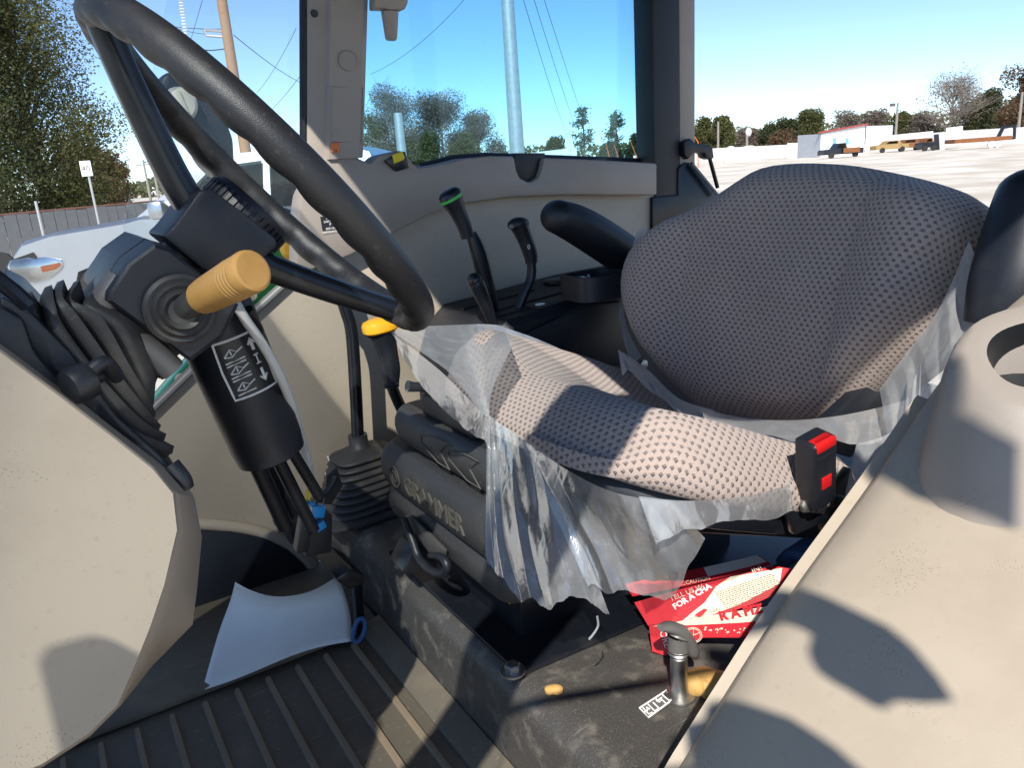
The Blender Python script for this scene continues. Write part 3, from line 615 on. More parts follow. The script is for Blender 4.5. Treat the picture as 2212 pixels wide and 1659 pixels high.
b = B(); b.lathe((1.07, 1.204, .37), (0, -1, 0), [(0, .012), (.008, .011), (.01, .006)], 6); b.out('console_bolt', STEEL, RCN)
# cup holder on the console
CU = sub('cup_holder', T, (1.2, 1.33, .545))
p = on(1290, 622, 'y', 1.36); 
def box_cup(c, sx, sy, h):
    b = B(); o1 = [V((c.x+a, c.y+e, c.z)) for a, e in supell(28, sx, sy, 4)]; t1 = [V((q.x, q.y, c.z+h)) for q in o1]
    ti = [V((c.x+(q.x-c.x)*.86, c.y+(q.y-c.y)*.86, c.z+h)) for q in o1]; bi = [V((q.x, q.y, c.z+.01)) for q in ti]
    b.loft([o1, t1, ti, bi]); return b
cpos = on(1288, 640, 'z', .545); box_cup(cpos, .062, .052, .046).out('cup_wall', BLACK, CU, ang=30)
b = B(); b.box(cpos+V((.11, -.04, .014)), (.15, .13, .045), bev=.012); b.out('holder_base', BLACK, CU)
b = B(); 
cwr = [];
for k in range(120):
    a = random.random()*6.28; r = .035*random.random()**.5; cwr.append(cpos+V((-.02+r*.6*math.cos(a), r*.6*math.sin(a), .014+.03*random.random())))
fcs = [(3*k, 3*k+1, 3*k+2) for k in range(40)]; cw = mk('crumpled_wrapper', cwr, fcs, TAPE, None, smooth=False, label='crumpled clear wrapper stuffed in the cup holder of the right console', cat_='wrapper')
# tall lever with green ring
LV = sub('tall_lever', T, on(1060, 690, 'y', 1.30))
pts = [on(x, y, 'y', 1.30) for x, y in [(1070, 720), (1052, 620), (1035, 550), (1018, 505)]]
b = B(); b.tube(cat(pts, 5), catf([.016, .018, .0175, .012], 5), 12, flat=.55, ref=(1, 0, .2)); b.out('lever_arm', BLACKS, LV)
hp_ = [on(x, y, 'y', 1.30) for x, y in [(1010, 513), (1003, 488), (988, 455), (976, 430)]]; r_ = [.013, .0145, .017, .0225]
b = B(); b.tube(cat(hp_, 5), catf(r_, 5), 18, flat=.8, ref=(1, 0, 0)); b.out('lever_grip', BLACK, LV)
d = (hp_[3]-hp_[2]).normalized()
b = B(); b.tube([hp_[3], hp_[3]+d*.005], [.0235, .0235], 22, flat=.8, ref=(1, 0, 0)); b.out('green_ring', GRING, LV)
b = B(); b.tube([hp_[3]+d*.005, hp_[3]+d*.012, hp_[3]+d*.017, hp_[3]+d*.019], [.0235, .0225, .017, .008], 22, flat=.8, ref=(1, 0, 0)); b.out('grip_cap', BLACKS, LV)
# short lever
LV = sub('short_lever', T, on(1130, 660, 'y', 1.28))
b = B(); b.tube(cat([on(x, y, 'y', 1.28) for x, y in [(1112, 690), (1130, 640), (1147, 600), (1148, 560)]], 5), .0095, 10); b.out('lever_arm', BLACKS, LV)
b = B(); b.tube(cat([on(x, y, 'y', 1.28) for x, y in [(1148, 568), (1145, 545), (1132, 510), (1120, 482)]], 5), catf([.0125, .0155, .0165, .0195], 5), 16, flat=.8, ref=(1, 0, 0)); b.out('lever_grip', BLACK, LV)
b = B(); b.ball(on(1120, 484, 'y', 1.28), .0195, 14, (1.25, .8, .7)); b.out('grip_cap', BLACK, LV)
b = B(); b.lathe(on(1105, 489, 'y', 1.262), (-.5, -1, 0), [(0, .005), (.002, .004)], 12); b.out('grip_screw', GREY, LV)
q = on(1142, 533, 'y', 1.2645); b = B(); b.tube([q+V((.0025*math.cos(a), -.0005, .004*math.sin(a))) for a in [2*math.pi*k/10 for k in range(10)]], .0007, 5, closed=True); b.out('white_mark', LABELW, LV)
# small hand lever
LV = sub('small_lever', T, on(1050, 690, 'y', 1.24))
b = B(); b.tube(cat([on(x, y, 'y', 1.24) for x, y in [(1068, 705), (1050, 660), (1030, 615), (1024, 602)]], 4), catf([.010, .0125, .0155, .012], 4), 14); b.ball(on(1025, 606, 'y', 1.24), .0150, 12); b.out('lever_grip', BLACKS, LV)
# gear lever rising through a rubber boot
GL = sub('gear_lever', T, on(775, 1090, 'y', 1.38))
GY = 1.385
pts = [on(x, y, 'y', GY) for x, y in [(773, 945), (768, 840), (760, 720), (748, 672), (737, 640)]]
b = B(); b.tube(cat(pts, 5), .0125, 14); b.out('lever_shaft', BLACKS, GL)
b = B(); pp = [on(x, y, 'y', GY) for x, y in [(737, 642), (728, 622), (715, 590), (700, 555)]]; b.tube(cat(pp, 5), catf([.0165, .0155, .019, .022], 5), 16); b.out('lever_grip', BLACK, GL)
for t in (0, .35):
    q = pts[4]+(pts[3]-pts[4])*t*.6; b = B(); b.lathe(q, pts[4]-pts[3], [(0, .0165), (.003, .0175), (.006, .0165)], 18); b.out('grip_collar', BLACK, GL)
def boot():
    bc = on(782, 1090, 'y', GY); tc = on(773, 945, 'y', GY); zb, zt = .158, tc.z
    rings = []; nf = 8
    for k in range(nf):
        t = k/(nf-1); z = lerp(zb+.012, zt-.035, t); c = V((lerp(bc.x+.012, tc.x+.004, t), GY, 0)); w_ = lerp(.095, .062, t)
        for dz, g in ((-.011, .72), (-.004, .96), (.0, 1.0), (.004, .96), (.011, .72)):
            rings.append([V((c.x+a*g, c.y+e*g, z+dz*lerp(1.15, .8, t)+a*.05)) for a, e in supell(28, w_, w_*.82, 3.6)])
    rings.append([V((tc.x+a, GY+e, zt-.022)) for a, e in supell(28, .03, .03, 2)]); rings.append([V((tc.x+a, GY+e, zt-.018)) for a, e in supell(28, .0195, .0195, 2)]); rings.append([V((tc.x+a, GY+e, zt+.006)) for a, e in supell(28, .019, .019, 2)])
    b = B(); b.loft(rings); b.out('gear_boot', RUBBER, GL, ang=75)
    b = B(); b.prism([V((bc.x+.012+a*1.12, GY+e*1.10, .1545)) for a, e in supell(24, .10, .088, 7)], (0, 0, .010), .003); b.out('boot_flange', RUBBER, GL)
boot()
bolt(on(783, 1102, 'z', .165)+V((0, 0, 0)), .010)
# range lever with yellow top
GL = sub('range_lever', T, on(860, 900, 'y', 1.22)); RY = 1.22
b = B(); b.tube(cat([on(x, y, 'y', RY) for x, y in [(888, 925), (868, 885), (848, 838), (846, 815)]], 5), .010, 12); b.out('lever_shaft', BLACKS, GL)
b = B(); b.tube(cat([on(x, y, 'y', RY) for x, y in [(846, 832), (845, 800), (838, 765), (826, 722), (822, 712)]], 5), catf([.0125, .0165, .018, .023, .027], 5), 18, ref=(1, 0, 0), flat=.85); b.out('lever_grip', BLACK, GL)
for yy in (836, 830): 
    q = on(846, yy, 'y', RY); b = B(); b.lathe(q, (0, 0, 1), [(0, .0135), (.0015, .0142), (.003, .0135)], 18); b.out('grip_collar', BLACK, GL)
q = on(822, 712, 'y', RY); ydir = V((-.12, 0, 1)).normalized()
b = B(); b.loft([[q+ydir*h+V((1, 0, .10))*(a*g)+V((0, 1, 0))*(e*g) for a, e in supell(26, .0305, .025, 2.6)] for h, g in ((-.003, .9), (0, 1.0), (.010, 1.0), (.016, .90), (.0195, .6), (.0205, .2))]); b.out('yellow_cap', YEL, GL)
# ---------------- pedals, cable, connectors on the far floor
PD = sub('brake_pedal', T, on(755, 1250, 'y', 1.12))
b = B(); b.prism([on(x, y, 'y', 1.10) for x, y in [(724, 1252), (760, 1228), (790, 1244), (788, 1262), (752, 1276)]], (0, .10, .0), .004); b.out('pedal_pad', BLACKS, PD)
b = B(); b.tube([on(770, 1258, 'y', 1.15), on(775, 1330, 'y', 1.18), on(790, 1400, 'y', 1.2)], .010, 8); b.out('pedal_arm', BLACKS, PD)
PD = sub('hanging_linkage', T, on(620, 1080, 'y', 1.1))
b = B(); b.tube(cat([on(x, y, 'y', 1.10) for x, y in [(612, 1046), (625, 1072), (640, 1108), (634, 1130), (608, 1128), (600, 1105)]], 4), catf([.013, .013, .012, .012, .011, .010], 4), 10); b.out('hook_arm', BLACK, PD)
b = B(); b.tube([on(575, 1015, 'y', 1.0), on(600, 1080, 'y', 1.1), on(640, 1150, 'y', 1.2)], .022, 10, flat=.4); b.out('clutch_arm', BLACKS, PD)
CB = sub('wiring_cable', T, on(660, 950, 'y', .90))
cp = cat([on(x, y, 'y', yy) for x, y, yy in [(510, 655, .80), (530, 690, .795), (568, 745, .80), (604, 810, .81), (632, 880, .85), (652, 950, .90), (668, 1010, .96), (672, 1048, 1.0)]], 6)
b = B(); b.tube(cp, .0052, 12); b.out('cable_sleeve', WHITEP, CB)
i0 = int(len(cp)*.79); b = B(); b.tube(cp[i0-1:i0+3], .0056, 12); b.out('cable_label', LABELW, CB)
for k in range(7):
    q = lerp(cp[i0-1], cp[i0+2], (k+.5)/7); dd = (CAM-q).normalized(); b = B(); b.box(q+dd*.0057, (.0035, .0012, .0008), bev=0); b.out('label_mark', INK, CB)
e_ = cp[-1]
for dx, m_, tgt in ((-6, YTAG, (660, 1088)), (2, GREY, (676, 1085)), (8, BLACK, (684, 1090)), (-2, YTAG, (668, 1080))):
    b = B(); b.tube(cat([e_, on(672+dx*1.6, 1066, 'y', 1.0), on(*tgt, 'y', 1.0)], 5), .0016, 6); b.out('wire', m_, CB)
b = B(); b.tube(cat([on(x, y, 'y', 1.06) for x, y in [(690, 1100), (694, 1075), (715, 1050), (724, 1030)]], 5), .004, 8); b.out('wire_harness', BLACK, CB)
CN = sub('connector_block', T, on(680, 1120, 'y', 1.02))
b = B(); b.box(on(662, 1107, 'y', .99), (.013, .014, .020), Matrix.Rotation(.15, 3, 'Y'), .002); b.out('grey_connector', WHITEP, CN)
b = B(); b.box(on(662, 1108, 'y', .9825), (.004, .001, .011), Matrix.Rotation(.15, 3, 'Y')); b.out('connector_slot', DARKB, CN)
b = B(); b.box(on(683, 1103, 'y', 1.0), (.022, .018, .018), Matrix.Rotation(.3, 3, 'Y'), .003); b.box(on(671, 1092, 'y', 1.0), (.010, .012, .012), Matrix.Rotation(.5, 3, 'Y'), .002); b.out('blue_connector', BLUEC, CN)
b = B(); b.box(on(682, 1150, 'y', 1.02), (.040, .03, .06), Matrix.Rotation(.15, 3, 'Y'), .003); b.out('connector_body', BLACK, CN)
b = B(); b.box(on(655, 1150, 'y', 1.0), (.018, .02, .055), Matrix.Rotation(.3, 3, 'Y'), .003); b.out('connector_body', BLACK, CN)
b = B(); b.box(on(690, 1135, 'y', 1.0), (.016, .014, .012), Matrix.Rotation(-.3, 3, 'Y'), .002); b.out('blue_clip', BLUEC, CN)
b = B(); b.prism([on(x, y, 'y', 1.13) for x, y in [(700, 1090), (706, 1030), (728, 1010), (740, 1050), (716, 1090)]], (0, .004, 0)); b.out('linkage_bracket', BLACK, T)
# ---------------- near (left) fender with its moulded cup, seat-side armrests
FY = .385
crest = [(2480, 380), (2290, 560), (2140, 690), (2040, 810), (1985, 888), (1920, 985), (1840, 1098), (1750, 1222), (1660, 1352), (1580, 1478), (1510, 1590), (1455, 1680), (1400, 1790)]
CP = cat([on(x, y, 'y', FY) for x, y in crest], 3)
b = B(); P = []
for p in CP:
    i = CP.index(p); t = (CP[min(i+1, len(CP)-1)]-CP[max(i-1, 0)]).normalized(); nn = V((t.z, 0, -t.x)); nn = nn if nn.z > 0 else -nn
    row = [V((p.x, FY+.012, .155)), V((p.x, FY+.010, max(.16, p.z-.10))), p+V((0, .010, 0))-nn*.045, p+V((0, .007, 0))-nn*.012, p+V((0, -.004, 0))-nn*.001, p+V((0, -.03, 0))+nn*.006, p+V((0, -.09, 0))+nn*.012, p+V((0, -.18, 0))+nn*.010, p+V((0, -.30, 0))-nn*.004, p+V((0, -.42, 0))-nn*.025, p+V((0, -.47, 0))-nn*.06, p+V((0, -.48, 0))-nn*.12]
    P.append(row)
b.grid(P); b.out('left_fender', BEIGE, T, ang=50)
b = B(); P = []
for p in CP[10:-1]:
    i = CP.index(p); t = (CP[min(i+1, len(CP)-1)]-CP[max(i-1, 0)]).normalized(); nn = V((t.z, 0, -t.x)); nn = nn if nn.z > 0 else -nn
    q = p-nn*.020
    P.append([q+V((0, .010, 0)), q+V((0, .022, 0))+nn*.004, q+V((0, .026, 0))-nn*.006, q+V((0, .026, 0))-nn*.06])
b.grid(P); b.out('fender_lip', BEIGE, T, ang=50)
# moulded cup on the fender
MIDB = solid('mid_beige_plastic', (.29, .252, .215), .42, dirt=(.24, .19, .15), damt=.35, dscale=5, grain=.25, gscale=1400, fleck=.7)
MC = sub('fender_cup', T, (.80, .2, .55))
def fend(px, py):                        # the point of the left fender seen at a photo pixel
    d = ray(px, py); t = .2
    while t < 1.6:
        q = CAM+d*t
        for u_, w_ in zip(CP, CP[1:]):
            lo_, hi_ = (u_, w_) if u_.x < w_.x else (w_, u_)
            if lo_.x <= q.x <= hi_.x and q.z <= lerp(lo_.z, hi_.z, (q.x-lo_.x)/max(1e-6, hi_.x-lo_.x)): return q
        t += .004
    return CAM+d*.8
ctr_b = fend(2190, 1045); ctr_t = on(2240, 762, 'x', ctr_b.x+.03)
dcam = (ctr_t-CAM).length; PXM = dcam/PF/1.36
nt_ = (V((0, 0, .78))+(V((CAM.x, CAM.y, 0))-V((ctr_t.x, ctr_t.y, 0))).normalized()*.62).normalized(); nb_ = V((-.62, -.08, .80)).normalized(); rings = []
for t, r in ((-.20, 212), (-.08, 210), (.05, 206), (.25, 204), (.5, 194), (.75, 184), (.90, 174), (.98, 160), (1.0, 142), (.995, 100), (.95, 92), (.80, 88)):
    nn = lerp(nb_, nt_, max(0, min(1, t))).normalized(); ax_, ay_ = frame(nn, V((_r.x, _r.y, 0)))
    cc_ = lerp(ctr_b, ctr_t, t) if len(rings) < 9 else ctr_t-nt_*((1-t)*.22)
    rings.append([cc_+ax_*(a*r*PXM*10)+ay_*(e*r*PXM*10) for a, e in supell(40, .1, .1, 2.3)])
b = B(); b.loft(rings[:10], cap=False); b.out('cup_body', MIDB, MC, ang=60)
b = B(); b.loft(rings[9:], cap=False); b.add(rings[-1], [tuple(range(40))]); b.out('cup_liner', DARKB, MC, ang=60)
def armrest(name, pts, rad, y, fl=.8):
    b = B(); pp = cat([on(x, yy, 'y', y) for x, yy in pts], 6); rr = catf(rad, 6); d0 = (pp[0]-pp[1]).normalized()
    r0 = rr[0]; an = [math.pi/2*k/6 for k in range(6, 0, -1)]; pp = [pp[0]+d0*(r0*.75*math.sin(a)) for a in an]+pp; rr = [max(r0*math.cos(a), r0*.03) for a in an]+rr
    b.tube(pp, rr, 22, flat=fl, ref=(0, 1, 0)); return b.out(name, BLACK, T, ang=60)
armrest('armrest', [(1205, 468), (1255, 490), (1340, 545), (1440, 620)], [.040, .047, .050, .050], 1.20, .8)
armrest('armrest', [(2240, 425), (2222, 480), (2185, 600), (2165, 700)], [.044, .045, .045, .042], .44, .9)
# ---------------- seat belt buckle
BK = sub('seat_belt_buckle', T, on(1765, 1085, 'y', .50))
bt, bb = on(1762, 940, 'y', .495), on(1762, 1085, 'y', .505); bu = (bt-bb).normalized(); bl = (bt-bb).length
fx = (_r*1.0 - V((0, 0, 0))).normalized(); fn = V((-.10, -1, .0)); fn = (V((math.sin(-.06), -1, 0))-bu*V((math.sin(-.06), -1, 0)).dot(bu)).normalized()
fn = (Matrix.Rotation(math.radians(-2), 3, 'Z') @ fn); fn = (fn-bu*fn.dot(bu)).normalized(); fr_ = bu.cross(fn)
fr_ = fr_ if fr_.dot(RGT) > 0 else -fr_
Q = Matrix((fr_, fn, bu)).transposed(); bc = (bt+bb)/2
b = B(); b.box(bc, (.036, .030, bl*.97), Q, .0045, 3); b.out('buckle_case', BLACK, BK)
b = B(); b.box(bc+bu*(bl*.425)+fn*.0078, (.030, .0165, bl*.12), Q, .002); b.out('release_button', RED, BK)
b = B(); b.box(bc+fn*.0152-bu*bl*.10, (.015, .0012, .0165), Q, .0004); b.out('red_sticker', RED, BK)
b = B(); b.box(bc+fn*.0152+bu*(bl*.27), (.028, .0012, .004), Q); b.out('buckle_slot', DARKB, BK)
b = B(); b.prism([on(x, y, 'y', .515) for x, y in [(1700, 1090), (1740, 1080), (1780, 1085), (1840, 1010), (1848, 1040), (1800, 1120), (1720, 1158)]], (0, .012, 0), .003); b.out('buckle_bracket', BLACKS, BK)
b = B(); b.lathe(on(1738, 1092, 'y', .508), (0, -1, .3), [(0, .009), (.004, .009), (.006, .006)], 6); b.out('bracket_bolt', STEEL, BK)
b = B(); b.lathe(on(1795, 1110, 'y', .52), (0, -1, 0), [(0, .026), (.02, .025), (.024, .018)], 24); b.out('pivot_cap', BLACKS, BK)
# ---------------- seat adjusters and lettering on the suspension
ADJ = solid('dark_grey_plastic', (.06, .058, .055), .5)
AD = sub('seat_adjuster', T, on(940, 1200, 'x', .41))
b = B(); b.tube(cat([on(x, y, 'x', .405) for x, y in [(872, 1120), (890, 1165), (905, 1205), (930, 1232), (955, 1240), (966, 1225), (955, 1205), (930, 1200)]], 5), catf([.005, .006, .0065, .0065, .0065, .0065, .006, .005], 5), 10); b.out('adjuster_bar', BLACK, AD)
b = B(); b.prism([on(x, y, 'x', .415) for x, y in [(872, 1116), (884, 1112), (960, 1190), (958, 1208), (925, 1195)]], (.006, 0, 0), .002); b.out('adjuster_plate', ADJ, AD)
b = B(); b.prism([on(x, y, 'y', .98) for x, y in [(895, 1180), (935, 1220), (880, 1244), (868, 1236)]], (0, .05, 0), .003); b.out('foot_bracket', BLACKS, AD)
KB = sub('height_knob', T, on(890, 836, 'y', 1.02))
b = B(); b.tube(cat([on(x, y, 'y', 1.02) for x, y in [(880, 834), (896, 836), (915, 836), (940, 845)]], 4), catf([.009, .0075, .008, .010], 4), 12); b.out('knob_stem', GREY, KB)
b = B(); b.prism([on(x, y, 'y', 1.0) for x, y in [(908, 850), (940, 846), (985, 880), (1040, 930), (1050, 990), (980, 940), (910, 890)]], (0, -.16, 0), .005); b.out('knob_housing', BLACK, KB)
x_ = .414-.0006; zf = .345
text('raised_lettering', 'GRAMMER', (x_, 1.01, zf-.014), (0, -1, 0), (0, 0, 1), .040, WORN, SEAT, .0012)
b = B(); c_ = V((x_, 1.045, zf))
b.tube([c_+V((0, .017*math.cos(a), .017*math.sin(a))) for a in [2*math.pi*k/20 for k in range(20)]], .0012, 5, closed=True); b.tube([c_+V((0, .009*math.cos(a), .009*math.sin(a))) for a in [2*math.pi*k/16 for k in range(16)]], .0010, 5, closed=True); b.out('raised_emblem', WORN, SEAT)
for dy in (0, -.085):
    b = B(); b.tube([V((.4315, .92+dy+a, .418+e)) for a, e in ((.05, .012), (.0, .022), (-.035, .022), (-.01, .004), (-.035, -.016), (.0, -.016), (.05, .0))], .0012, 5, closed=True); b.out('raised_emblem', WORN, SEAT)
b = B(); b.box((.4735, .83, .215), (.002, .022, .018)); b.out('yellow_sticker', YTAG, SEAT)
# park pin with T handle
PN = sub('pull_pin', T, on(1470, 1505, 'z', .155)); p0 = on(1468, 1505, 'z', .154)
pz = V((-.02, 0, 1)).normalized(); pt = on(1462, 1395, 'y', p0.y); hgt = pt.z-p0.z
b = B(); b.lathe(p0, pz, [(0, .019), (.003, .019), (.004, .0105), (hgt*.78, .0105), (hgt*.80, .0085), (hgt*.86, .0085)], 20); b.out('pin_tube', STEEL, PN)
for k in range(2):
    b = B(); b.lathe(p0+pz*(hgt*(.84+.07*k)), pz, [(0, .012), (.002, .0135), (.004, .012)], 18); b.out('pin_ring', STEEL, PN)
tt = p0+pz*hgt*.93
b = B(); b.tube(cat([tt, tt+pz*.02, on(1463, 1372, 'y', p0.y)], 4), catf([.0135, .0125, .016], 4), 14); b.out('handle_neck', GREY, PN)
b = B(); b.tube(cat([on(1428, 1357, 'y', p0.y), on(1452, 1357, 'y', p0.y), on(1474, 1372, 'y', p0.y), on(1490, 1402, 'y', p0.y), on(1500, 1418, 'y', p0.y)], 5), catf([.004, .0075, .0095, .009, .004], 5), 14, flat=1.6, ref=(0, 0, 1)); b.out('handle_bar', GREY, PN)
# etched plate beside the pin
ep = [on(x, y, 'z', .1545) for x, y in [(1378, 1532), (1440, 1492), (1462, 1510), (1400, 1556)]]
EPL = sub('etched_plate', T, ep[0]); b = B(); b.prism(ep, (0, 0, .0012)); b.out('plate', GREY, EPL, smooth=False)
def epp(u, v): return lerp(lerp(ep[0], ep[1], u), lerp(ep[3], ep[2], u), v)+V((0, 0, .0018))
for ln in ([(.10, .2), (.10, .8), (.2, .8)], [(.05, .5), (.16, .5)], [(.28, .2), (.28, .85), (.42, .85), (.42, .3)], [(.55, .2), (.55, .5), (.66, .5), (.66, .85)], [(.52, .35), (.70, .35)], [(.78, .2), (.78, .85), (.92, .85), (.92, .2)], [(.18, .3), (.22, .55)], [(.03, .08), (.97, .08), (.97, .94), (.03, .94), (.03, .08)]):
    b = B(); b.tube([epp(*q) for q in ln], .0011, 5); b.out('etched_line', LABELW, EPL)
# tractor body outside the cab: green bonnet with a yellow lamp
b = B(); b.prism([(-2.1, .52, .16), (-.5, .52, .26), (-.42, .52, .26), (-.42, .52, -.6), (-2.1, .52, -.6)], (0, .56, 0), .05, 3); b.out('bonnet', GREEN, T)
b = B(); q = [on(x, y, 'y', 1.62) for x, y in [(220, 1000), (420, 770), (560, 560), (622, 505), (660, 560), (560, 700), (330, 1000)]]; b.prism(q, (0, .06, 0), .005); b.out('green_fender_edge', GREEN, T)
b = B(); b.lathe(on(632, 536, 'y', 1.58), (-.3, -1, .1), [(0, .026), (.02, .025), (.03, .016)], 20); b.out('amber_lamp', YEL, T)
MR = sub('side_mirror', T, on(430, 260, 'y', 1.9))
MY = 1.75
b = B(); mo = [on(x, y, 'y', MY) for x, y in [(345, 180), (350, 160), (372, 152), (400, 175), (425, 200), (455, 215), (485, 245), (505, 300), (508, 360), (500, 390), (470, 380), (440, 350), (420, 310), (390, 285), (360, 250), (345, 215)]]
b.prism(mo, (0, .10, 0), .012); b.out('mirror_or_caster_shell', BLACK, MR)
b = B(); b.lathe(on(389, 226, 'y', MY), (-.15, -1, 0), [(0, .034), (.02, .033), (.026, .028), (.028, .01)], 26); MRK = b.out('pivot_knob', CREAM, MR)
b = B(); b.box(on(390, 225, 'y', MY-.03), (.020, .010, .056), Matrix.Rotation(-.25, 3, 'Y'), .004); b.out('knob_bar', CREAM, MRK)
b = B(); b.tube([on(440, 330, 'y', MY+.06), on(520, 420, 'y', MY+.05), on(640, 470, 'y', 1.55)], .012, 8); b.out('mirror_or_caster_arm', BLACKS, MR)
# ================================================================ loose things in the cab
# paper floor cover, two points and a curved cut edge
def paper():
    L0 = [(437, 1492), (470, 1375), (497, 1300), (508, 1258)]; L1 = [(760, 1386), (757, 1330), (742, 1275), (727, 1246)]
    nu, nv = 24, 12; P = []
    zt = .10
    def side(L, v): 
        c = cat([V((x, y, 0)) for x, y in L], 8); k = v*(len(c)-1); i = min(int(k), len(c)-2); return lerp(c[i], c[i+1], k-i)
    for i in range(nu+1):
        u = i/nu; row = []
        for j in range(nv+1):
            v = j/nv; a, c = side(L0, v), side(L1, v); q = lerp(a, c, u)
            q = q+V((0, (38*4*u*(1-u))*v**2-(10 if 0 else 0)+(-18*math.sin(u*math.pi*1.0)+10*math.sin(u*6.28))*(1-v)*.5, 0))
            z = .010+.008*math.sin(u*3.1)*(1-v)+.11*v**1.6
            row.append(on(q.x, q.y, 'z', z))
        P.append(row)
    b = B(); b.grid(P); b.out('paper_sheet', PAPER, None, solid=.0006, label='white paper floor cover with a curved cut edge lying on the ribbed floor mat', cat_='paper')
paper()
# pizza boxes
def panel(name, px, d, mat, parent, th=.0015):
    b = B(); P = [onp(x, y, *d) for x, y in px]; n = V(d[1]).normalized(); n = n if n.dot(CAM-P[0]) > 0 else -n
    b.prism(P, n*-th); o = b.out(name, mat, parent, smooth=False); return P, n
def plane3(a, b_, c): n = (b_-a).cross(c-a).normalized(); return (a, n)
BX = empty('pizza_box', on(1490, 1360, 'z', .16), 'red pizza box lying opened, wedged under the seat above a second box', 'box')
pc0 = on(1500, 1300, 'y', .665); tc_ = (CAM-pc0).normalized(); PL = (pc0, (tc_*.8+V((0, 0, .55))+RGT*-.15).normalized())
top, n = panel('lid', [(1370, 1302), (1480, 1270), (1622, 1236), (1668, 1222), (1712, 1230), (1722, 1262), (1640, 1300), (1540, 1335), (1400, 1352)], PL, CARDR, BX)
def lay(name, px, off, mat): 
    b = B(); P = [onp(x, y, *PL)+n*off for x, y in px]; b.prism(P, n*.0004); b.out(name, mat, BX, smooth=False)
lay('cream_panel', [(1470, 1346), (1498, 1322), (1522, 1303), (1547, 1268), (1578, 1247), (1690, 1228), (1684, 1262), (1600, 1306), (1530, 1332)], .0006, CARDW)
lay('red_stripe', [(1500, 1330), (1521, 1316), (1529, 1318), (1512, 1336)], .0011, CARDR)
ra = (onp(1560, 1262, *PL)-onp(1450, 1300, *PL)).normalized(); ua = n.cross(ra); ua = ua if ua.dot(UPV) > 0 else -ua
s1 = (onp(1460, 1300, *PL)-onp(1446, 1300, *PL)).length/14
text('lettering', 'TELL US W', onp(1449, 1300, *PL)+n*.0008, onp(1512, 1275, *PL)-onp(1449, 1300, *PL), ua, 16*s1, CARDW, BX, .0002)
text('lettering', 'FOR A CHA', onp(1458, 1318, *PL)+n*.0008, onp(1543, 1267, *PL)-onp(1458, 1318, *PL), ua, 18*s1, LABELW, BX, .0002, bold=.035)
text('lettering', 'IN!', onp(1626, 1240, *PL)+n*.0014, ra, ua, 18*s1, CARDW, BX, .0002)
text('lettering', 'HUNTBROTHERS', onp(1490, 1342, *PL)+n*.0012, ra, ua, 9*s1, INK, BX, .0002)
for k in range(11):
    q0 = onp(1545+k*2.6, 1283+k*3.6, *PL)+n*.0014; b = B(); L = (118+random.random()*14)*s1; ra_ = (onp(1690, 1236, *PL)-onp(1548, 1284, *PL)).normalized()
    i = 0; x = 0
    while x < L:
        wl = random.uniform(2, 8)*s1; b.box(q0+ra_*(x+wl/2), (wl, 1.6*s1, .0002), Matrix((ra_, n.cross(ra_), n)).transposed()); x += wl+1.3*s1
    b.out('fine_print', INK, BX, smooth=False)
# raised front flap
PF_ = (onp(1500, 1262, *PL), (tc_*.55+V((0, 0, .8))+RGT*-.1).normalized())
fl, n2 = panel('flap', [(1350, 1262), (1480, 1234), (1640, 1200), (1665, 1218), (1622, 1232), (1480, 1266), (1366, 1288)], PF_, CARDR, BX)
text('lettering', 'CAUTION', onp(1482, 1264, *PF_)+n2*.0008, onp(1560, 1247, *PF_)-onp(1480, 1264, *PF_), UPV, 12*s1, CARDW, BX, .0002)
b = B(); b.tube([onp(x, y, *PF_)+n2*.0009 for x, y in ((1471, 1266), (1476, 1256), (1480, 1264))], .0005, 4, closed=True); b.out('caution_mark', CARDW, BX)
b = B(); P = [onp(x, y, *PF_)+n2*.0012 for x, y in [(1520, 1228), (1636, 1201), (1656, 1215), (1618, 1226), (1530, 1247)]]; b.prism(P, n2*.0004); b.out('flap_inner', LABELW, BX, smooth=False)
BX2 = empty('pizza_box', on(1500, 1400, 'z', .166), 'lower red pizza box with a pizza wheel print, crushed against the platform', 'box')
PL2 = (on(1420, 1410, 'z', .16), (V((tc_.x, tc_.y, 0)).normalized()+V((0, 0, .12))).normalized())
sd, n3 = panel('side', [(1402, 1352), (1560, 1330), (1720, 1300), (1720, 1368), (1600, 1378), (1520, 1378), (1436, 1417), (1409, 1408)], PL2, CARDR, BX2)
n_save = n
def lay2(name, px, off, mat):
    b = B(); P = [onp(x, y, *PL2)+n3*off for x, y in px]; b.prism(P, n3*.0004); b.out(name, mat, BX2, smooth=False)
lay2('cream_panel', [(1410, 1353), (1530, 1330), (1720, 1300), (1720, 1332), (1600, 1345), (1500, 1350)], .0006, CARDW)
rb = (onp(1620, 1322, *PL2)-onp(1500, 1345, *PL2)); ub = n3.cross(rb.normalized()); ub = ub if ub.dot(UPV) > 0 else -ub
text('lettering', 'R A PIZ', onp(1556, 1340, *PL2)+n3*.0012, rb, ub, 27*s1, CARDR, BX2, .0003, bold=.05)
text('lettering', 'ORE', onp(1424, 1364, *PL2)+n3*.0008, onp(1440, 1410, *PL2)-onp(1424, 1364, *PL2), onp(1450, 1360, *PL2)-onp(1424, 1364, *PL2), 20*s1, LABELW, BX2, .0003)
pc = onp(1498, 1372, *PL2)+n3*.0008; rn = rb.normalized()
for rr_ in (17, 14):
    b = B(); b.tube([pc+rn*(rr_*s1*math.cos(a_))+ub*(rr_*s1*math.sin(a_)) for a_ in [2*math.pi*k/24 for k in range(24)]], .0005, 4, closed=True); b.out('pizza_print', CARDW, BX2)
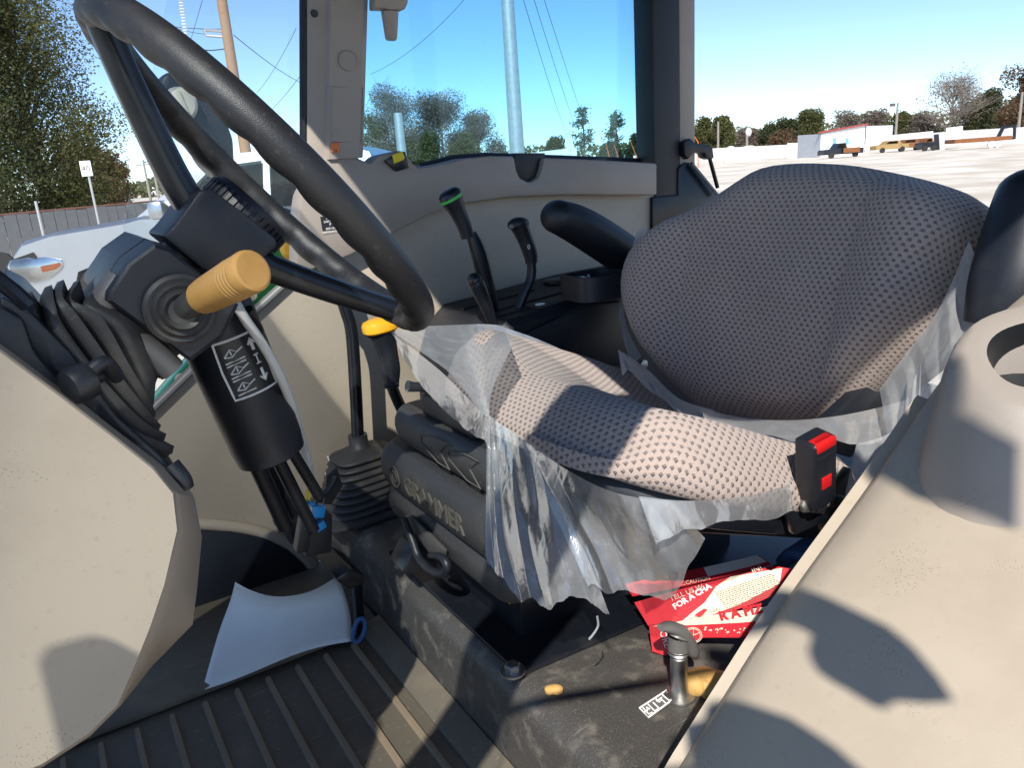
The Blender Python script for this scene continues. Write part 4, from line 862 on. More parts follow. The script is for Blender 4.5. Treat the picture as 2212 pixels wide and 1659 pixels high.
for a_ in (.2, 1.3, 2.9, 4.2):
    b = B(); b.tube([pc, pc+rn*(15*s1*math.cos(a_))+ub*(15*s1*math.sin(a_))], .0005, 4); b.out('pizza_print', CARDW, BX2)
for k in range(22):
    q = onp(1522+random.random()*110, 1358+random.random()*12-random.random()*4, *PL2)+n3*.0008; b = B(); b.lathe(q, n3, [(0, s1*random.uniform(1, 2.4)), (.0003, s1)], 8); b.out('pizza_print', CARDW, BX2)
# pizza crusts
def crust(pts, r, z, label):
    b = B(); pp = cat([on(x, y, 'z', z+r*.6) for x, y in pts], 5); m = len(pp)
    b.tube(pp, [r*(1-.55*abs(2*k/(m-1)-1)**3)*(1+.05*math.sin(k*1.1)) for k in range(m)], 12, ref=(0, 0, 1), flat=1.3); b.out('pizza_crust', CRUST, None, label=label, cat_='crust')
crust([(1480, 1482), (1510, 1474), (1545, 1478), (1580, 1484)], .017, .155, 'large golden pizza crust on the platform behind the pull pin')
crust([(1178, 1495), (1195, 1490), (1216, 1492)], .006, .155, 'small brown crust crumb on the platform before the seat')
# blue braided cloth and a white rag
b = B()
for k in range(5):
    b.tube(cat([on(1690+k*10, 1215-k*7, 'y', .64), on(1715+k*9, 1195-k*6, 'y', .62), on(1745+k*7, 1205-k*8, 'y', .60), on(1762+k*6, 1215-k*9, 'y', .60)], 4), .010, 8)
b.out('blue_rag', BLUECL, None, label='blue braided rag tucked under the seat beside the fender', cat_='rag')
b = B(); P = [[on(lerp(706, 790, u)+4*math.sin(v*9), lerp(985, 1062, v)+6*math.sin(u*7), 'y', 1.455+.01*math.sin(u*9+v*5)) for v in [k/8 for k in range(9)]] for u in [k/8 for k in range(9)]]
b.grid(P); b.out('white_bag', PAPER, None, solid=.001, label='crumpled white bag behind the gear lever boot', cat_='bag')
b = B(); b.tube(cat([on(x, y, 'y', 1.15) for x, y in [(762, 1380), (770, 1345), (785, 1338), (788, 1360), (775, 1385)]], 5, True), .004, 8, closed=True); b.out('rope_loop', BLUECL, None, label='loop of blue rope hanging by the pedals beyond the paper', cat_='rope')
# ---------------------------------------------------------------- clear plastic film on the seat
def sheet(name, rowsfn, nu, nv, mat, label, tear=0, seed=0, wr=.004, cat_='plastic film', folds=5):
    nu, nv = nu*3, int(nv*1.6); rnd = random.Random(seed); P = []
    for i in range(nu+1):
        u = i/nu; te = tear*max(0, .6+1.3*mnoise.noise(V((u*5.1, seed*1.7, 0)))+.22*mnoise.noise(V((u*14, seed, 4)))+.05*mnoise.noise(V((u*90, seed, 8)))) if tear else 0; row = []
        for j in range(nv+1):
            v = j/nv*(1-te); p = rowsfn(u, v); ph = u*folds+.9*mnoise.noise(V((u*2.3+seed, v*.8, seed)))+.25*mnoise.noise(V((u*5, v*2.5, seed+2))); nz = (2*abs(ph-math.floor(ph)-.5)-.5)*1.3*(.25+.75*v**.6)+.35*mnoise.noise(V((u*6+seed, v*3, seed+5)))
            row.append(p+(CAM-p).normalized()*(nz*wr))
        P.append(row)
    b = B(); b.grid(P); return b.out(name, mat, None, label=label, cat_=cat_, ang=60, group='torn plastic seat wrapping')
def quad(tl, tr, bl, br):                       # bilinear between four (px, py, y) corners
    A, B_, C_, D = [on(x, y, 'y', w_) for x, y, w_ in (tl, tr, bl, br)]
    return lambda u, v: lerp(lerp(A, B_, u), lerp(C_, D, u), v)
def strip(top, bot):
    tp = cat([on(x, y, 'y', w_) for x, y, w_ in top], 6); bt_ = cat([on(x, y, 'y', w_) for x, y, w_ in bot], 6)
    def f(u, v):
        k = u*(len(tp)-1); i = min(int(k), len(tp)-2); a = lerp(tp[i], tp[i+1], k-i)
        k = u*(len(bt_)-1); i = min(int(k), len(bt_)-2); c = lerp(bt_[i], bt_[i+1], k-i); return lerp(a, c, v)
    return f
sheet('plastic_film', strip([(1085, 703, 1.02), (1040, 700, 1.05), (980, 702, 1.06), (900, 706, 1.02), (845, 718, .98)], [(1110, 740, .80), (1060, 850, .79), (1050, 900, .77), (965, 800, .86), (850, 726, .97)]), 22, 14, FILM2, 'stiff clear plastic peak jutting off the seat front towards the yellow lever', 0, 2, .004)
sheet('plastic_film', strip([(850, 722, .97), (950, 800, .88), (1030, 880, .80), (1060, 900, .765)], [(868, 770, .97), (935, 870, .90), (1000, 925, .84), (1055, 985, .77)]), 18, 8, FILM2, 'thin plastic strip hanging along the seat front edge under the peak', .25, 4, .004)
sheet('plastic_film', strip([(1052, 893, .775), (1080, 915, .75), (1130, 950, .705), (1190, 990, .655)], [(1048, 1235, .72), (1130, 1325, .655), (1215, 1330, .605), (1325, 1350, .57)]), 34, 22, FILM, 'long clear plastic skirt hanging in folds over the suspension lettering', .13, 6, .008, folds=4)
sheet('plastic_film', strip([(1120, 945, .70), (1230, 1018, .62), (1330, 1065, .555), (1450, 1085, .52)], [(1290, 1310, .575), (1360, 1300, .55), (1450, 1290, .525), (1525, 1165, .50)]), 30, 18, FILM, 'bright crumpled plastic flap hanging below the seat corner over the red box', .12, 9, .007, folds=3)
sheet('plastic_film', strip([(1380, 1072, .530), (1480, 1082, .512), (1600, 1074, .507), (1710, 1046, .505)], [(1420, 1185, .505), (1500, 1160, .50), (1590, 1128, .495), (1712, 1125, .495)]), 30, 10, FILM2, 'cloudy plastic band under the near side of the seat cushion', .2, 12, .004)
sheet('plastic_film', strip([(1335, 755, .98), (1395, 795, .95), (1465, 860, .86), (1540, 885, .80)], [(1345, 815, .93), (1420, 862, .87), (1500, 920, .79), (1575, 935, .73)]), 24, 8, FILM3, 'crumpled plastic stuffed in the crease between cushion and backrest', .3, 15, .008)
sheet('plastic_film', strip([(1515, 882, .78), (1600, 902, .73), (1700, 908, .66), (1800, 900, .59), (1900, 880, .56), (1985, 855, .53)], [(1530, 938, .70), (1620, 945, .64), (1720, 955, .57), (1820, 965, .53), (1900, 955, .51), (1945, 930, .50)]), 34, 8, FILM3, 'milky plastic roll along the bottom edge of the backrest', .3, 18, .010)
sheet('plastic_film', strip([(2092, 520, .50), (2060, 600, .51), (2020, 680, .52), (1960, 760, .54), (1900, 840, .56)], [(2125, 590, .47), (2110, 700, .46), (2040, 830, .46), (1990, 960, .46), (1930, 1010, .46)]), 34, 16, FILM2, 'wrinkled plastic drape down the near side of the backrest beside the black armrest', .1, 21, .007)
sheet('plastic_film', strip([(1990, 780, .49), (1960, 860, .49), (1930, 930, .49), (1850, 960, .50)], [(1985, 960, .44), (1960, 1060, .43), (1900, 1150, .43), (1800, 1180, .44)]), 26, 14, FILM2, 'plastic hanging behind the red belt buckle down to the fender', .2, 24, .008)
sheet('plastic_film', strip([(1398, 490, 1.06), (1368, 550, 1.08), (1350, 620, 1.09), (1352, 700, 1.07), (1385, 770, 1.01)], [(1378, 492, 1.10), (1355, 555, 1.12), (1338, 625, 1.13), (1336, 705, 1.11), (1362, 790, 1.04)]), 30, 4, FILM3, 'narrow plastic fringe along the far edge of the backrest', .4, 27, .004)
sheet('plastic_film', strip([(1030, 700, 1.06), (1070, 702, 1.06), (1110, 714, 1.06), (1160, 732, 1.06), (1220, 758, 1.06), (1280, 786, 1.05)], [(1040, 740, 1.03), (1070, 742, 1.03), (1110, 748, 1.03), (1160, 766, 1.03), (1220, 790, 1.03), (1280, 812, 1.02)][::1]), 40, 4, FILM3, 'ragged plastic edge along the far side of the seat cushion', .1, 30, .005)
b = B(); b.grid([[onp(x, y, on(2060, 560, 'y', .485), (.3, -1, .2)) for y in (505, 555)] for x in (2035, 2062)]); 
b = B(); b.tube(cat([on(1290, 1332, 'y', .575), on(1292, 1352, 'y', .575), on(1282, 1370, 'y', .575), on(1272, 1382, 'y', .575)], 4), .0012, 5); b.out('plastic_thread', FILM2, None, label='loose plastic thread dangling under the torn seat wrapping', cat_='thread')
# ================================================================ outside
def ground_mat():
    s = N('pale_gravel'); a = s.noise(.25, 6, .6); f = s.noise(30, 5, .7)
    c = s.mix(s.ramp(a, .35, .65), (.50, .44, .365), (.72, .67, .59)); c = s.mix(s.math('MULTIPLY', s.ramp(f, .45, .7), .4), c, (.45, .40, .33))
    return s.done(s.bsdf(c, .95, s.bump(f, .6, .02), spec=.1))
b = B(); b.grid([[V((lerp(-1500, 1500, i/20), lerp(-1500, 1500, j/20), GZ)) for j in range(21)] for i in range(21)]); b.out('ground', ground_mat(), None, smooth=False, kind='structure')
def leafmat(name, c1, c2, c3):
    s = N(name); g = s.n('NewGeometry'); r = g.outputs['Random Per Island']
    c = s.mix(s.ramp(r, 0, .55), c1, c2); c = s.mix(s.ramp(r, .75, 1.0), c, c3); c = s.mix(s.math('MULTIPLY', s.ramp(s.noise(.8, 3), .35, .65), .4), c, c1)
    d = s.bsdf(c, .7, spec=.2); t = s.n('BsdfTranslucent'); s.l(c, t.inputs[0]); m = s.n('MixShader'); m.inputs[0].default_value = .5; s.l(d.outputs[0], m.inputs[1]); s.l(t.outputs[0], m.inputs[2]); return s.done(m)
LEAF = {'olive': leafmat('olive_leaves', (.10, .11, .04), (.15, .155, .06), (.21, .19, .09)), 'dark': leafmat('dark_leaves', (.06, .08, .035), (.095, .11, .05), (.13, .14, .07)), 'brown': leafmat('russet_leaves', (.13, .085, .045), (.20, .13, .07), (.26, .18, .10)), 'grey': leafmat('dry_twigs', (.17, .14, .11), (.24, .20, .16), (.30, .25, .21)), 'pine': leafmat('pine_needles', (.035, .065, .025), (.06, .10, .035), (.10, .13, .05))}
BARK = solid('bark', (.16, .13, .10), .9, dirt=(.08, .065, .05), damt=.6, dscale=6); BARKL = solid('pale_bark', (.26, .23, .20), .9)
def tree(name, label, base, h, cr, kind, n, leaf, seed, low=.2, bare=0, clumps=16, trunkr=None, group=None, top_taper=.35):
    rnd = random.Random(seed); base = V(base); o = empty(name, base, label, 'tree', group); tr = trunkr or h*.018+.05
    b = B(); tp = [base+V((rnd.uniform(-.03, .03)*h*t, rnd.uniform(-.03, .03)*h*t, h*t)) for t in (0, .25, .5, .75, .95)]
    b.tube(cat(tp, 3), [lerp(tr, tr*.15, k/12) for k in range(13)], 6)
    cl = []
    for i in range(clumps):
        t = rnd.uniform(low+.06, .97); a = rnd.uniform(0, 6.28); prof = math.sin(min(1, (t-low)/(1-low)*1.15+.12)*math.pi*.88)**.7 if top_taper else 1
        rr = cr*rnd.uniform(.35, .85)*max(.15, prof); c = base+V((rr*math.cos(a), rr*math.sin(a), h*t)); cl.append((c, cr*rnd.uniform(.28, .5)))
        s_ = base+V((0, 0, h*max(.1, t-.18))); b.tube(cat([s_, lerp(s_, c, .5)+V((0, 0, rnd.uniform(0, .05)*h)), c], 3), [tr*.4, tr*.33, tr*.25, tr*.2, tr*.15, tr*.1, tr*.05], 4)
        if bare:
            for q in range(bare):
                e = c+V((rnd.gauss(0, 1), rnd.gauss(0, 1), rnd.uniform(.1, 1.5)))*(cr*.33); s2 = lerp(s_, c, rnd.uniform(.4, 1)); b.tube([s2, lerp(s2, e, .5)+V((0, 0, .04*h*rnd.random())), e], [tr*.13, tr*.09, tr*.03], 3)
                for z in range(3):
                    s3 = lerp(s2, e, rnd.uniform(.4, .95)); e3 = s3+V((rnd.gauss(0, 1), rnd.gauss(0, 1), rnd.uniform(.2, 1.3)))*(cr*.16); b.tube([s3, e3], [tr*.05, tr*.015], 3)
    b.out('trunk', BARKL if bare else BARK, o, smooth=False)
    v, f = [], []
    for k in range(n):
        c, r = cl[rnd.randrange(len(cl))]; d = V((rnd.gauss(0, 1), rnd.gauss(0, 1), rnd.gauss(0, .8))).normalized()*r*rnd.random()**.4; p = c+d
        x = V((rnd.gauss(0, 1), rnd.gauss(0, 1), rnd.gauss(0, .6))).normalized(); y = x.orthogonal().normalized(); y = (y*math.cos(k)+x.cross(y)*math.sin(k)); s_ = leaf*rnd.uniform(.5, 1.3)
        i = len(v); v += [p-x*s_, p+y*s_*.6, p+x*s_, p-y*s_*.6]; f.append((i, i+1, i+2, i+3))
    if n: mk('crown', v, f, LEAF[kind], o, smooth=False)
    return o
def ptree(px, d, top, hw, label, kind, n, leaf, seed, name='tree', **k):
    g = gnd(px, d); t = far(px, top, d); return tree(name, label, g, t.z-GZ, hw*d/PF, kind, n, leaf, seed, **k)
GT = 'trees behind the auction yard'
ptree(75, 36, -150, 150, 'big evergreen tree filling the left edge behind the windscreen', 'olive', 90000, .055, 1, low=.04, clumps=90, name='evergreen_tree')
ptree(-60, 34, -60, 150, 'leafy evergreen tree half cut off at the far left edge', 'dark', 30000, .06, 2, low=.04, clumps=40, name='evergreen_tree')
ptree(222, 48, 322, 42, 'small russet tree standing beside the big evergreen', 'brown', 9000, .08, 3, low=.05, clumps=22, bare=2)
ptree(160, 50, 330, 70, 'grey green undergrowth tree behind the speed sign', 'grey', 9000, .085, 4, low=.03, clumps=24, bare=2)
for i, (px, d, top, hw, lab, kind, n, bare) in enumerate([
    (860, 90, 196, 78, 'tall bare tree behind the short grey post', 'grey', 5200, 8), (812, 92, 250, 50, 'low olive tree against the front pillar', 'olive', 2200, 2), (958, 92, 218, 74, 'broad brown bare tree in the middle of the clump', 'grey', 5200, 8),
    (1035, 94, 250, 58, 'shorter brown tree left of the steel pole', 'grey', 4200, 6), (930, 84, 288, 30, 'green bush under the bare trees', 'olive', 1800, 0), (1000, 86, 305, 55, 'olive hedge tree low beside the window trim', 'olive', 2600, 0), (880, 86, 310, 60, 'dark olive thicket low behind the window trim', 'olive', 2600, 0),
    (1200, 130, 300, 28, 'small shrub over the white roof', 'olive', 1200, 0), (1385, 125, 294, 32, 'rounded green tree next to the rear pillar', 'dark', 1800, 0), (1320, 128, 312, 30, 'low green shrub between the two pines', 'olive', 1000, 0),
    (1560, 170, 256, 32, 'round green tree just right of the rear pillar', 'olive', 3000, 0), (1515, 172, 262, 30, 'green tree half hidden by the rear pillar', 'olive', 2200, 0), (1610, 185, 286, 36, 'greyish low tree behind the lamp post', 'grey', 1600, 3), (1655, 185, 272, 30, 'dark green tree left of the white shed', 'dark', 2000, 0),
    (1700, 180, 262, 26, 'green topped tree by the shed gable', 'dark', 1600, 0), (1690, 175, 290, 34, 'pinkish brown bush before the shed', 'brown', 1500, 2), (1750, 190, 246, 40, 'olive tree rising over the low end of the shed roof', 'olive', 2400, 3), (1830, 195, 248, 40, 'bare brown tree above the shed ridge', 'grey', 1600, 6),
    (1885, 195, 246, 32, 'grey brown tree right of the shed', 'grey', 1600, 5), (1940, 190, 248, 32, 'olive tree behind the tall wooden pole', 'olive', 2000, 2), (1985, 190, 252, 34, 'thin grey tree beside the big bare tree', 'grey', 1500, 5), (2048, 180, 162, 62, 'large leafless tree with a fan of pale branches', 'grey', 500, 12),
    (2125, 185, 205, 36, 'dark green tree right of the leafless tree', 'dark', 2600, 0), (2095, 185, 225, 30, 'dull olive tree low behind the leafless tree', 'olive', 1800, 2), (2200, 170, 152, 48, 'russet oak at the right edge of the picture', 'brown', 3200, 3)]):
    ptree(px, d, top, hw, lab, kind, int(n*6), (.0014 if bare < 6 else .0010)*d, 20+i, low=.06 if n > 1000 else .25, bare=bare, clumps=34, group=GT)
for i, (px, top, lab) in enumerate(((1262, 230, 'slender pine left of its twin, seen through the side window'), (1332, 234, 'wider pine right of its twin, seen through the side window'))):
    g = gnd(px, 120); t = far(px, top, 120); h = t.z-GZ; o = empty('pine_tree', g, lab, 'tree', 'pair of pines'); rnd = random.Random(60+i); b = B(); b.tube([g, g+V((.1, 0, h*.5)), g+V((0, .1, h*.98))], [.22, .16, .04], 6); v, f = [], []
    for k in range(26):
        tt = rnd.uniform(.38, 1.0); a = rnd.uniform(0, 6.28); L = h*.26*(1.15-tt)**.6*rnd.uniform(.5, 1); s_ = g+V((0, 0, h*tt*.97)); e = s_+V((math.cos(a)*L, math.sin(a)*L, L*.25)); b.tube([s_, e], [.06, .02], 4)
        for q in range(38):
            p = lerp(s_, e, rnd.uniform(.45, 1.1))+V((rnd.gauss(0, .32), rnd.gauss(0, .32), rnd.gauss(0, .22))); x = V((rnd.gauss(0, 1), rnd.gauss(0, 1), rnd.gauss(0, 1))).normalized()*.26; y = x.orthogonal().normalized()*.11; n0 = len(v); v += [p-x, p+y, p+x, p-y]; f.append((n0, n0+1, n0+2, n0+3))
    b.out('trunk', BARK, o, smooth=False); mk('crown', v, f, LEAF['pine'], o, smooth=False)
v, f = [], []; rnd = random.Random(5)
for k in range(9000):
    px = rnd.uniform(150, 1500) if k % 3 else rnd.uniform(1480, 2400); d = rnd.uniform(230, 260); p = gnd(px, d); hmax = 6+2.5*mnoise.noise(V((px*.01, 0, 0))) if px < 1480 else 8+3*mnoise.noise(V((px*.012, 3, 0)))
    if px < 1000: hmax *= .75
    p.z += rnd.random()**.7*hmax; x = V((rnd.gauss(0, 1), rnd.gauss(0, 1), rnd.gauss(0, 1))).normalized()*.8; y = x.orthogonal().normalized()*.5; n0 = len(v); v += [p-x, p+y, p+x, p-y]; f.append((n0, n0+1, n0+2, n0+3))
mk('distant_woods', v, f, LEAF['olive'], None, smooth=False, label='low band of distant woods along the horizon', cat_='woods', kind='stuff')
# ---------------- poles and wires
WOOD = solid('pole_wood', (.30, .19, .11), .85, dirt=(.16, .11, .07), damt=.6, dscale=3); GALV = solid('galvanised_steel', (.48, .49, .48), .45, metal=.6, dirt=(.32, .31, .28), damt=.4, dscale=3)
WIRE = solid('wire', (.05, .05, .055), .6); GLASSW2 = solid('glass_insulator', (.62, .66, .66), .2)
def pole(name, label, px, d, top, r, mat, group=None, rt=None):
    g = gnd(px, d); t = far(px, top, d); o = empty(name, g, label, 'pole', group); b = B(); b.lathe(g, (0, 0, 1), [(0, r), (t.z-GZ, rt or r*.7)], 16); b.out('shaft', mat, o); return o, V((g.x, g.y, t.z))
# the steel monopole is far taller than the frame
o, tp = pole('steel_pole', 'tall tapered galvanised steel pole rising out of the side window view', 1117, 55, -900, .56, GALV, rt=.20)
b = B(); b.lathe(far(1084, 10, 55)*1.0, (0, 0, 1), [(0, .43), (.16, .43)], 16, cap=False); q = far(1084, 8, 55); 
g0 = gnd(1117, 55); b = B(); b.lathe(V((g0.x, g0.y, q.z)), (0, 0, 1), [(0, .44), (.18, .44)], 16); b.out('joint_collar', GALV, o)
o, tp = pole('grey_post', 'short flat topped grey post before the bare trees', 868, 30, 243, .20, GALV, rt=.155)
wp, wt = pole('utility_pole', 'brown wooden utility pole with a steel bracket and insulators', 531, 30, -330, .21, WOOD)
px0, px1 = far(441, 64, 30), far(500, 68, 30); b = B(); b.tube([px0, px1], .05, 6); b.tube([far(441, 64, 30), far(446, 76, 30), far(500, 80, 30)], .05, 6); b.out('bracket', GALV, wp)
for k in range(14):
    q = far(389+k*.95, -12+k*6.6, 29.6); b = B(); b.lathe(q, (.02, 0, 1), [(0, .02), (.02, .085), (.05, .085), (.06, .03)], 10); b.out('insulator', GLASSW2, wp)
b = B(); b.tube(cat([far(402, 80, 29.6), far(418, 100, 29.6), (far(450, 108, 29.8)), far(492, 104, 30)], 5), .02, 5); b.out('jumper_wire', WIRE, wp)
def wire(a, c, sag, r, label, n=14):
    A, Cc = far(*a), far(*c); b = B(); b.tube([lerp(A, Cc, k/n)+V((0, 0, -sag*4*(k/n)*(1-k/n))) for k in range(n+1)], r, 4); b.out('power_line', WIRE, None, label=label, cat_='wire', group='overhead power lines')
wire((100, -10, 34), (490, 62, 30), .3, .014, 'wire reaching from the evergreen top to the pole bracket')
wire((300, 30, 33), (495, 75, 30), .2, .012, 'lower wire running left from the pole bracket')
wire((505, 75, 30), (700, 190, 70), .5, .016, 'wire sloping down from the pole to the front pillar')
wire((437, 0, 45), (405, 110, 60), .0, .016, 'steep wire dropping beside the insulator string')
for i, (a, c) in enumerate((((1125, -20, 60), (1240, 330, 180)), ((1148, -20, 62), (1268, 335, 185)), ((1170, -20, 64), (1290, 330, 190)))): wire(a, c, 1.0, .028, ('first', 'second', 'third')[i]+' line counted from the steel pole, falling to the pines')
wire((1010, -10, 50), (800, 160, 60), .5, .016, 'thin wire crossing the window left of the steel pole')
wire((640, 60, 60), (555, 200, 90), .3, .02, 'faint slanted wire left of the front pillar'); wire((665, 140, 60), (560, 260, 95), .3, .02, 'lower slanted wire left of the front pillar')
for i, (px, top, lab) in enumerate(((325, 338, 'distant tall line pole between tree and wheel'), (306, 345, 'distant line pole nearest the russet tree'), (342, 372, 'short distant pole behind the steering wheel spoke'))):
    o, t = pole('distant_pole', lab, px, 150, top, .22, BARKL, 'distant line poles'); b = B(); b.box(t-V((0, 0, .8)), (2.6, .2, .2), Matrix.Rotation(-YAW, 3, 'Z')); b.out('crossarm', BARKL, o)
for px, d, top, lab in ((1551, 150, 262, 'grey wooden pole in front of the round green tree'), (1613, 150, 272, 'pole carrying a white lamp left of the shed'), (1932, 150, 222, 'tall pole right of the shed'), (2194, 140, 200, 'wooden pole at the right edge before the russet oak')):
    o, t = pole('yard_pole', lab, px, d, top, .24, BARKL, 'poles round the yard')
    if px == 1613: b = B(); b.ball(far(1617, 285, d), .55, 10, (1, 1, 1.4)); b.out('lamp', LABELW, o)
    if px == 1932: b = B(); b.box(far(1928, 226, d), (.9, .5, .5)); b.out('lamp_head', GREY, o)
# speed sign and a thin marker
g = gnd(181, 22); SG = empty('speed_sign', g, 'white speed limit sign reading 40 on a thin post', 'sign'); t = far(148, 356, 22)
b = B(); b.tube([g, V((g.x, g.y, far(150, 354, 22).z))], .028, 8); b.out('post', GALV, SG)
sr = _r; s0 = V((g.x, g.y, far(150, 367, 22).z))-FWD*.05; b = B(); b.box(s0, (.27, .02, .36), Matrix.Rotation(-YAW, 3, 'Z'), .005); b.out('sign_plate', LABELW, SG)
text('lettering', '40', s0-V((FWD.x, FWD.y, 0)).normalized()*.012-V((0, 0, .07)), _r, (0, 0, 1), .20, INK, SG, .002, 'CENTER')
g = gnd(52, 20); b = B(); b.tube([g, V((g.x, g.y, far(22, 438, 20).z))], .028, 8); b.out('marker_post', GALV, None, label='thin pale marker post before the fence at the far left', cat_='post')
# fence: posts, rails and boards
FEN = solid('fence_board', (.26, .26, .25), .8, dirt=(.18, .17, .15), damt=.5, dscale=2); FENP = solid('fence_post', (.055, .055, .06), .8)
fa, fb = gnd(-330, 24), gnd(620, 42); za, zb = far(0, 468, 25).z, far(380, 434, 35).z; nd = 46
FE = empty('board_fence', lerp(fa, fb, .5), 'grey board fence running behind the silver pickup', 'fence')
for k in range(nd):
    p, q = lerp(fa, fb, k/nd), lerp(fa, fb, (k+1)/nd); zt = za+.03*math.sin(k*1.7); d = (q-p).normalized(); nn = d.cross(V((0, 0, 1)))*.03
    b = B(); b.prism([p+d*.02, q-d*.02, V((q.x-d.x*.02, q.y-d.y*.02, zt)), V((p.x+d.x*.02, p.y+d.y*.02, zt))], nn); b.out('board', FEN, FE, smooth=False)
    b = B(); b.box(V((p.x, p.y, (GZ+zt-.04)/2))-nn*1.6, (.055, .055, zt-.04-GZ)); b.out('post', FENP, FE, smooth=False)
    b = B(); b.tube([V((p.x, p.y, lerp(GZ, zt, .62)))-nn*2, V((q.x, q.y, lerp(GZ, zt, .62)))-nn*2], .03, 4); b.out('rail', FENP, FE, smooth=False)
b = B(); b.tube([V((fa.x, fa.y, za+.02)), V((fb.x, fb.y, za+.02))], .035, 6); b.out('top_rail', solid('rust_rail', (.22, .10, .07), .8), FE)
# ---------------- silver pickup beside the tractor
SILV = solid('silver_paint', (.47, .49, .51), .32, metal=.85, spec=.6, var=.02); TINT = glass('pickup_glass', (.25, .30, .30), .02); TYRE = solid('tyre', (.02, .02, .02), .8); CHR = solid('chrome', (.7, .7, .7), .15, metal=1)
AMB = solid('amber_lens', (.70, .16, .03), .2)
p0 = on(20, 600, 'z', .02); PT = empty('pickup_truck', V((p0.x, p0.y, GZ)), 'silver pickup truck parked beyond the windscreen, its headlight towards us', 'pickup truck')
hx = V((_r.x, _r.y, 0)).normalized(); hx = Matrix.Rotation(math.radians(-4), 3, 'Z') @ hx; hy = V((-hx.y, hx.x, 0))
def tp_(x, y, z): return V((p0.x, p0.y, GZ))+(hx*x+hy*y+V((0, 0, z)))*1.11
prof = [(-.02, .45), (-.06, .75), (-.02, .98), (.10, 1.10), (.5, 1.17), (1.25, 1.24), (1.40, 1.27), (5.3, 1.27), (5.35, .5), (4.75, .45), (4.6, .80), (4.25, .95), (3.9, .80), (3.75, .42), (1.55, .42), (1.42, .76), (1.05, .93), (.70, .80), (.52, .42)]
b = B(); rings = []
for y, g, dz in ((.0, .985, -.03), (.05, 1, 0), (.16, 1, .012), (.22, 1, .006), (.95, 1.0, .03), (1.68, 1, .006), (1.74, 1, .012), (1.85, 1, 0), (1.90, .985, -.03)): rings.append([tp_(x*g+(.10*(1-min(1, y/.3))*(x < .3) if y < .95 else .10*(1-min(1, (1.9-y)/.3))*(x < .3)), y, z+dz*(z > .9)) for x, z in prof])
b.loft(rings); b.out('body', SILV, PT, ang=30)
cab = [(1.30, 1.24, .06), (1.95, 1.70, .20), (2.15, 1.77, .24), (3.3, 1.78, .24), (3.55, 1.70, .2), (3.75, 1.26, .06)]
b = B(); b.loft([[tp_(x, i, z) for x, z, i in cab], [tp_(x, 1.9-i, z) for x, z, i in cab]]); b.out('cab', SILV, PT, ang=30)
for nm, q in (('side_window', [(1.62, 1.27), (2.08, 1.66), (2.55, 1.69), (2.55, 1.27)]), ('side_window', [(2.62, 1.27), (2.62, 1.69), (3.3, 1.69), (3.55, 1.27)])):
    b = B(); P = [tp_(x, lerp(.055, .20, (z-1.24)/.5)-.012, z) for x, z in q]; b.prism(P, hy*.004); b.out(nm, TINT, PT, smooth=False)
b = B(); P = [tp_(1.36, .16, 1.285), tp_(1.92, .27, 1.685), tp_(1.92, 1.63, 1.685), tp_(1.36, 1.74, 1.285)]; b.prism(P, (hx*-.6+V((0, 0, .8)))*.012); b.out('windscreen', TINT, PT, smooth=False)
for wx in (1.05, 4.25):
    o = sub('wheel', PT, tp_(wx, 0, .38)); b = B(); b.lathe(tp_(wx, .02, .38), hy, [(0, .22), (.0, .34), (.04, .38), (.22, .38), (.25, .34)], 28); b.out('tyre', TYRE, o); b = B(); b.lathe(tp_(wx, .015, .38), hy, [(0, .05), (.02, .20), (.03, .23), (.06, .23)], 20); b.out('rim', CHR, o)
    b = B(); b.prism([tp_(wx+.46*math.cos(a)*1.02, .03, .42+.52*math.sin(a)) for a in [math.pi*k/12 for k in range(13)]], hy*.02); b.out('arch_liner', TYRE, PT)
hlp = [(15, 575), (22, 562), (60, 556), (100, 555), (130, 560), (136, 570), (130, 582), (108, 600), (80, 610), (50, 612), (40, 604), (22, 596)]
fp = (tp_(0, -.012, 0), hy); HL = sub('headlight', PT, onp(75, 580, *fp))
b = B(); b.prism([onp(x, y, *fp) for x, y in hlp], hy*.05, .006); b.out('lamp_bowl', CHR, HL)
b = B(); b.prism([onp(x, y, *fp) for x, y in [(88, 575), (130, 567), (132, 574), (120, 582), (92, 588)]], hy*-.008, .002); b.out('amber_marker', AMB, HL)
b = B(); b.prism([onp(x, y, *fp)-hy*.010 for x, y in hlp], hy*-.004); b.out('lamp_lens', CLEAR, HL, smooth=False)
b = B(); b.prism([onp(x, y, *fp) for x, y in [(-30, 540), (14, 548), (28, 560), (70, 545), (82, 560), (60, 556), (22, 562), (12, 590), (-30, 620)]], hy*.03); b.out('grille_trim', TYRE, PT)
for nm, ln in (('hood_seam', [(88, 552), (130, 530), (200, 512), (290, 502), (380, 497)]), ('fender_crease', [(140, 572), (200, 556), (280, 545), (380, 540)]), ('door_seam', [(392, 500), (398, 560), (392, 640)])):
    b = B(); b.tube(cat([onp(x, y, tp_(0, .02, 0), hy) for x, y in ln], 4), .006, 5); b.out(nm, GREY if nm != 'fender_crease' else SILV, PT)
o = sub('door_mirror', PT, tp_(1.62, -.15, 1.3)); b = B(); b.box(tp_(1.66, -.14, 1.32), (.16, .22, .18), Matrix.Rotation(-YAW, 3, 'Z'), .04); b.out('mirror_case', SILV, o)
b = B(); b.tube([tp_(2.02+.17*math.sin(a)*.4, .45+.17*math.cos(a), 1.33+.17*math.sin(a)) for a in [2*math.pi*k/20 for k in range(20)]], .016, 6, closed=True); b.out('steering_wheel', TYRE, PT)
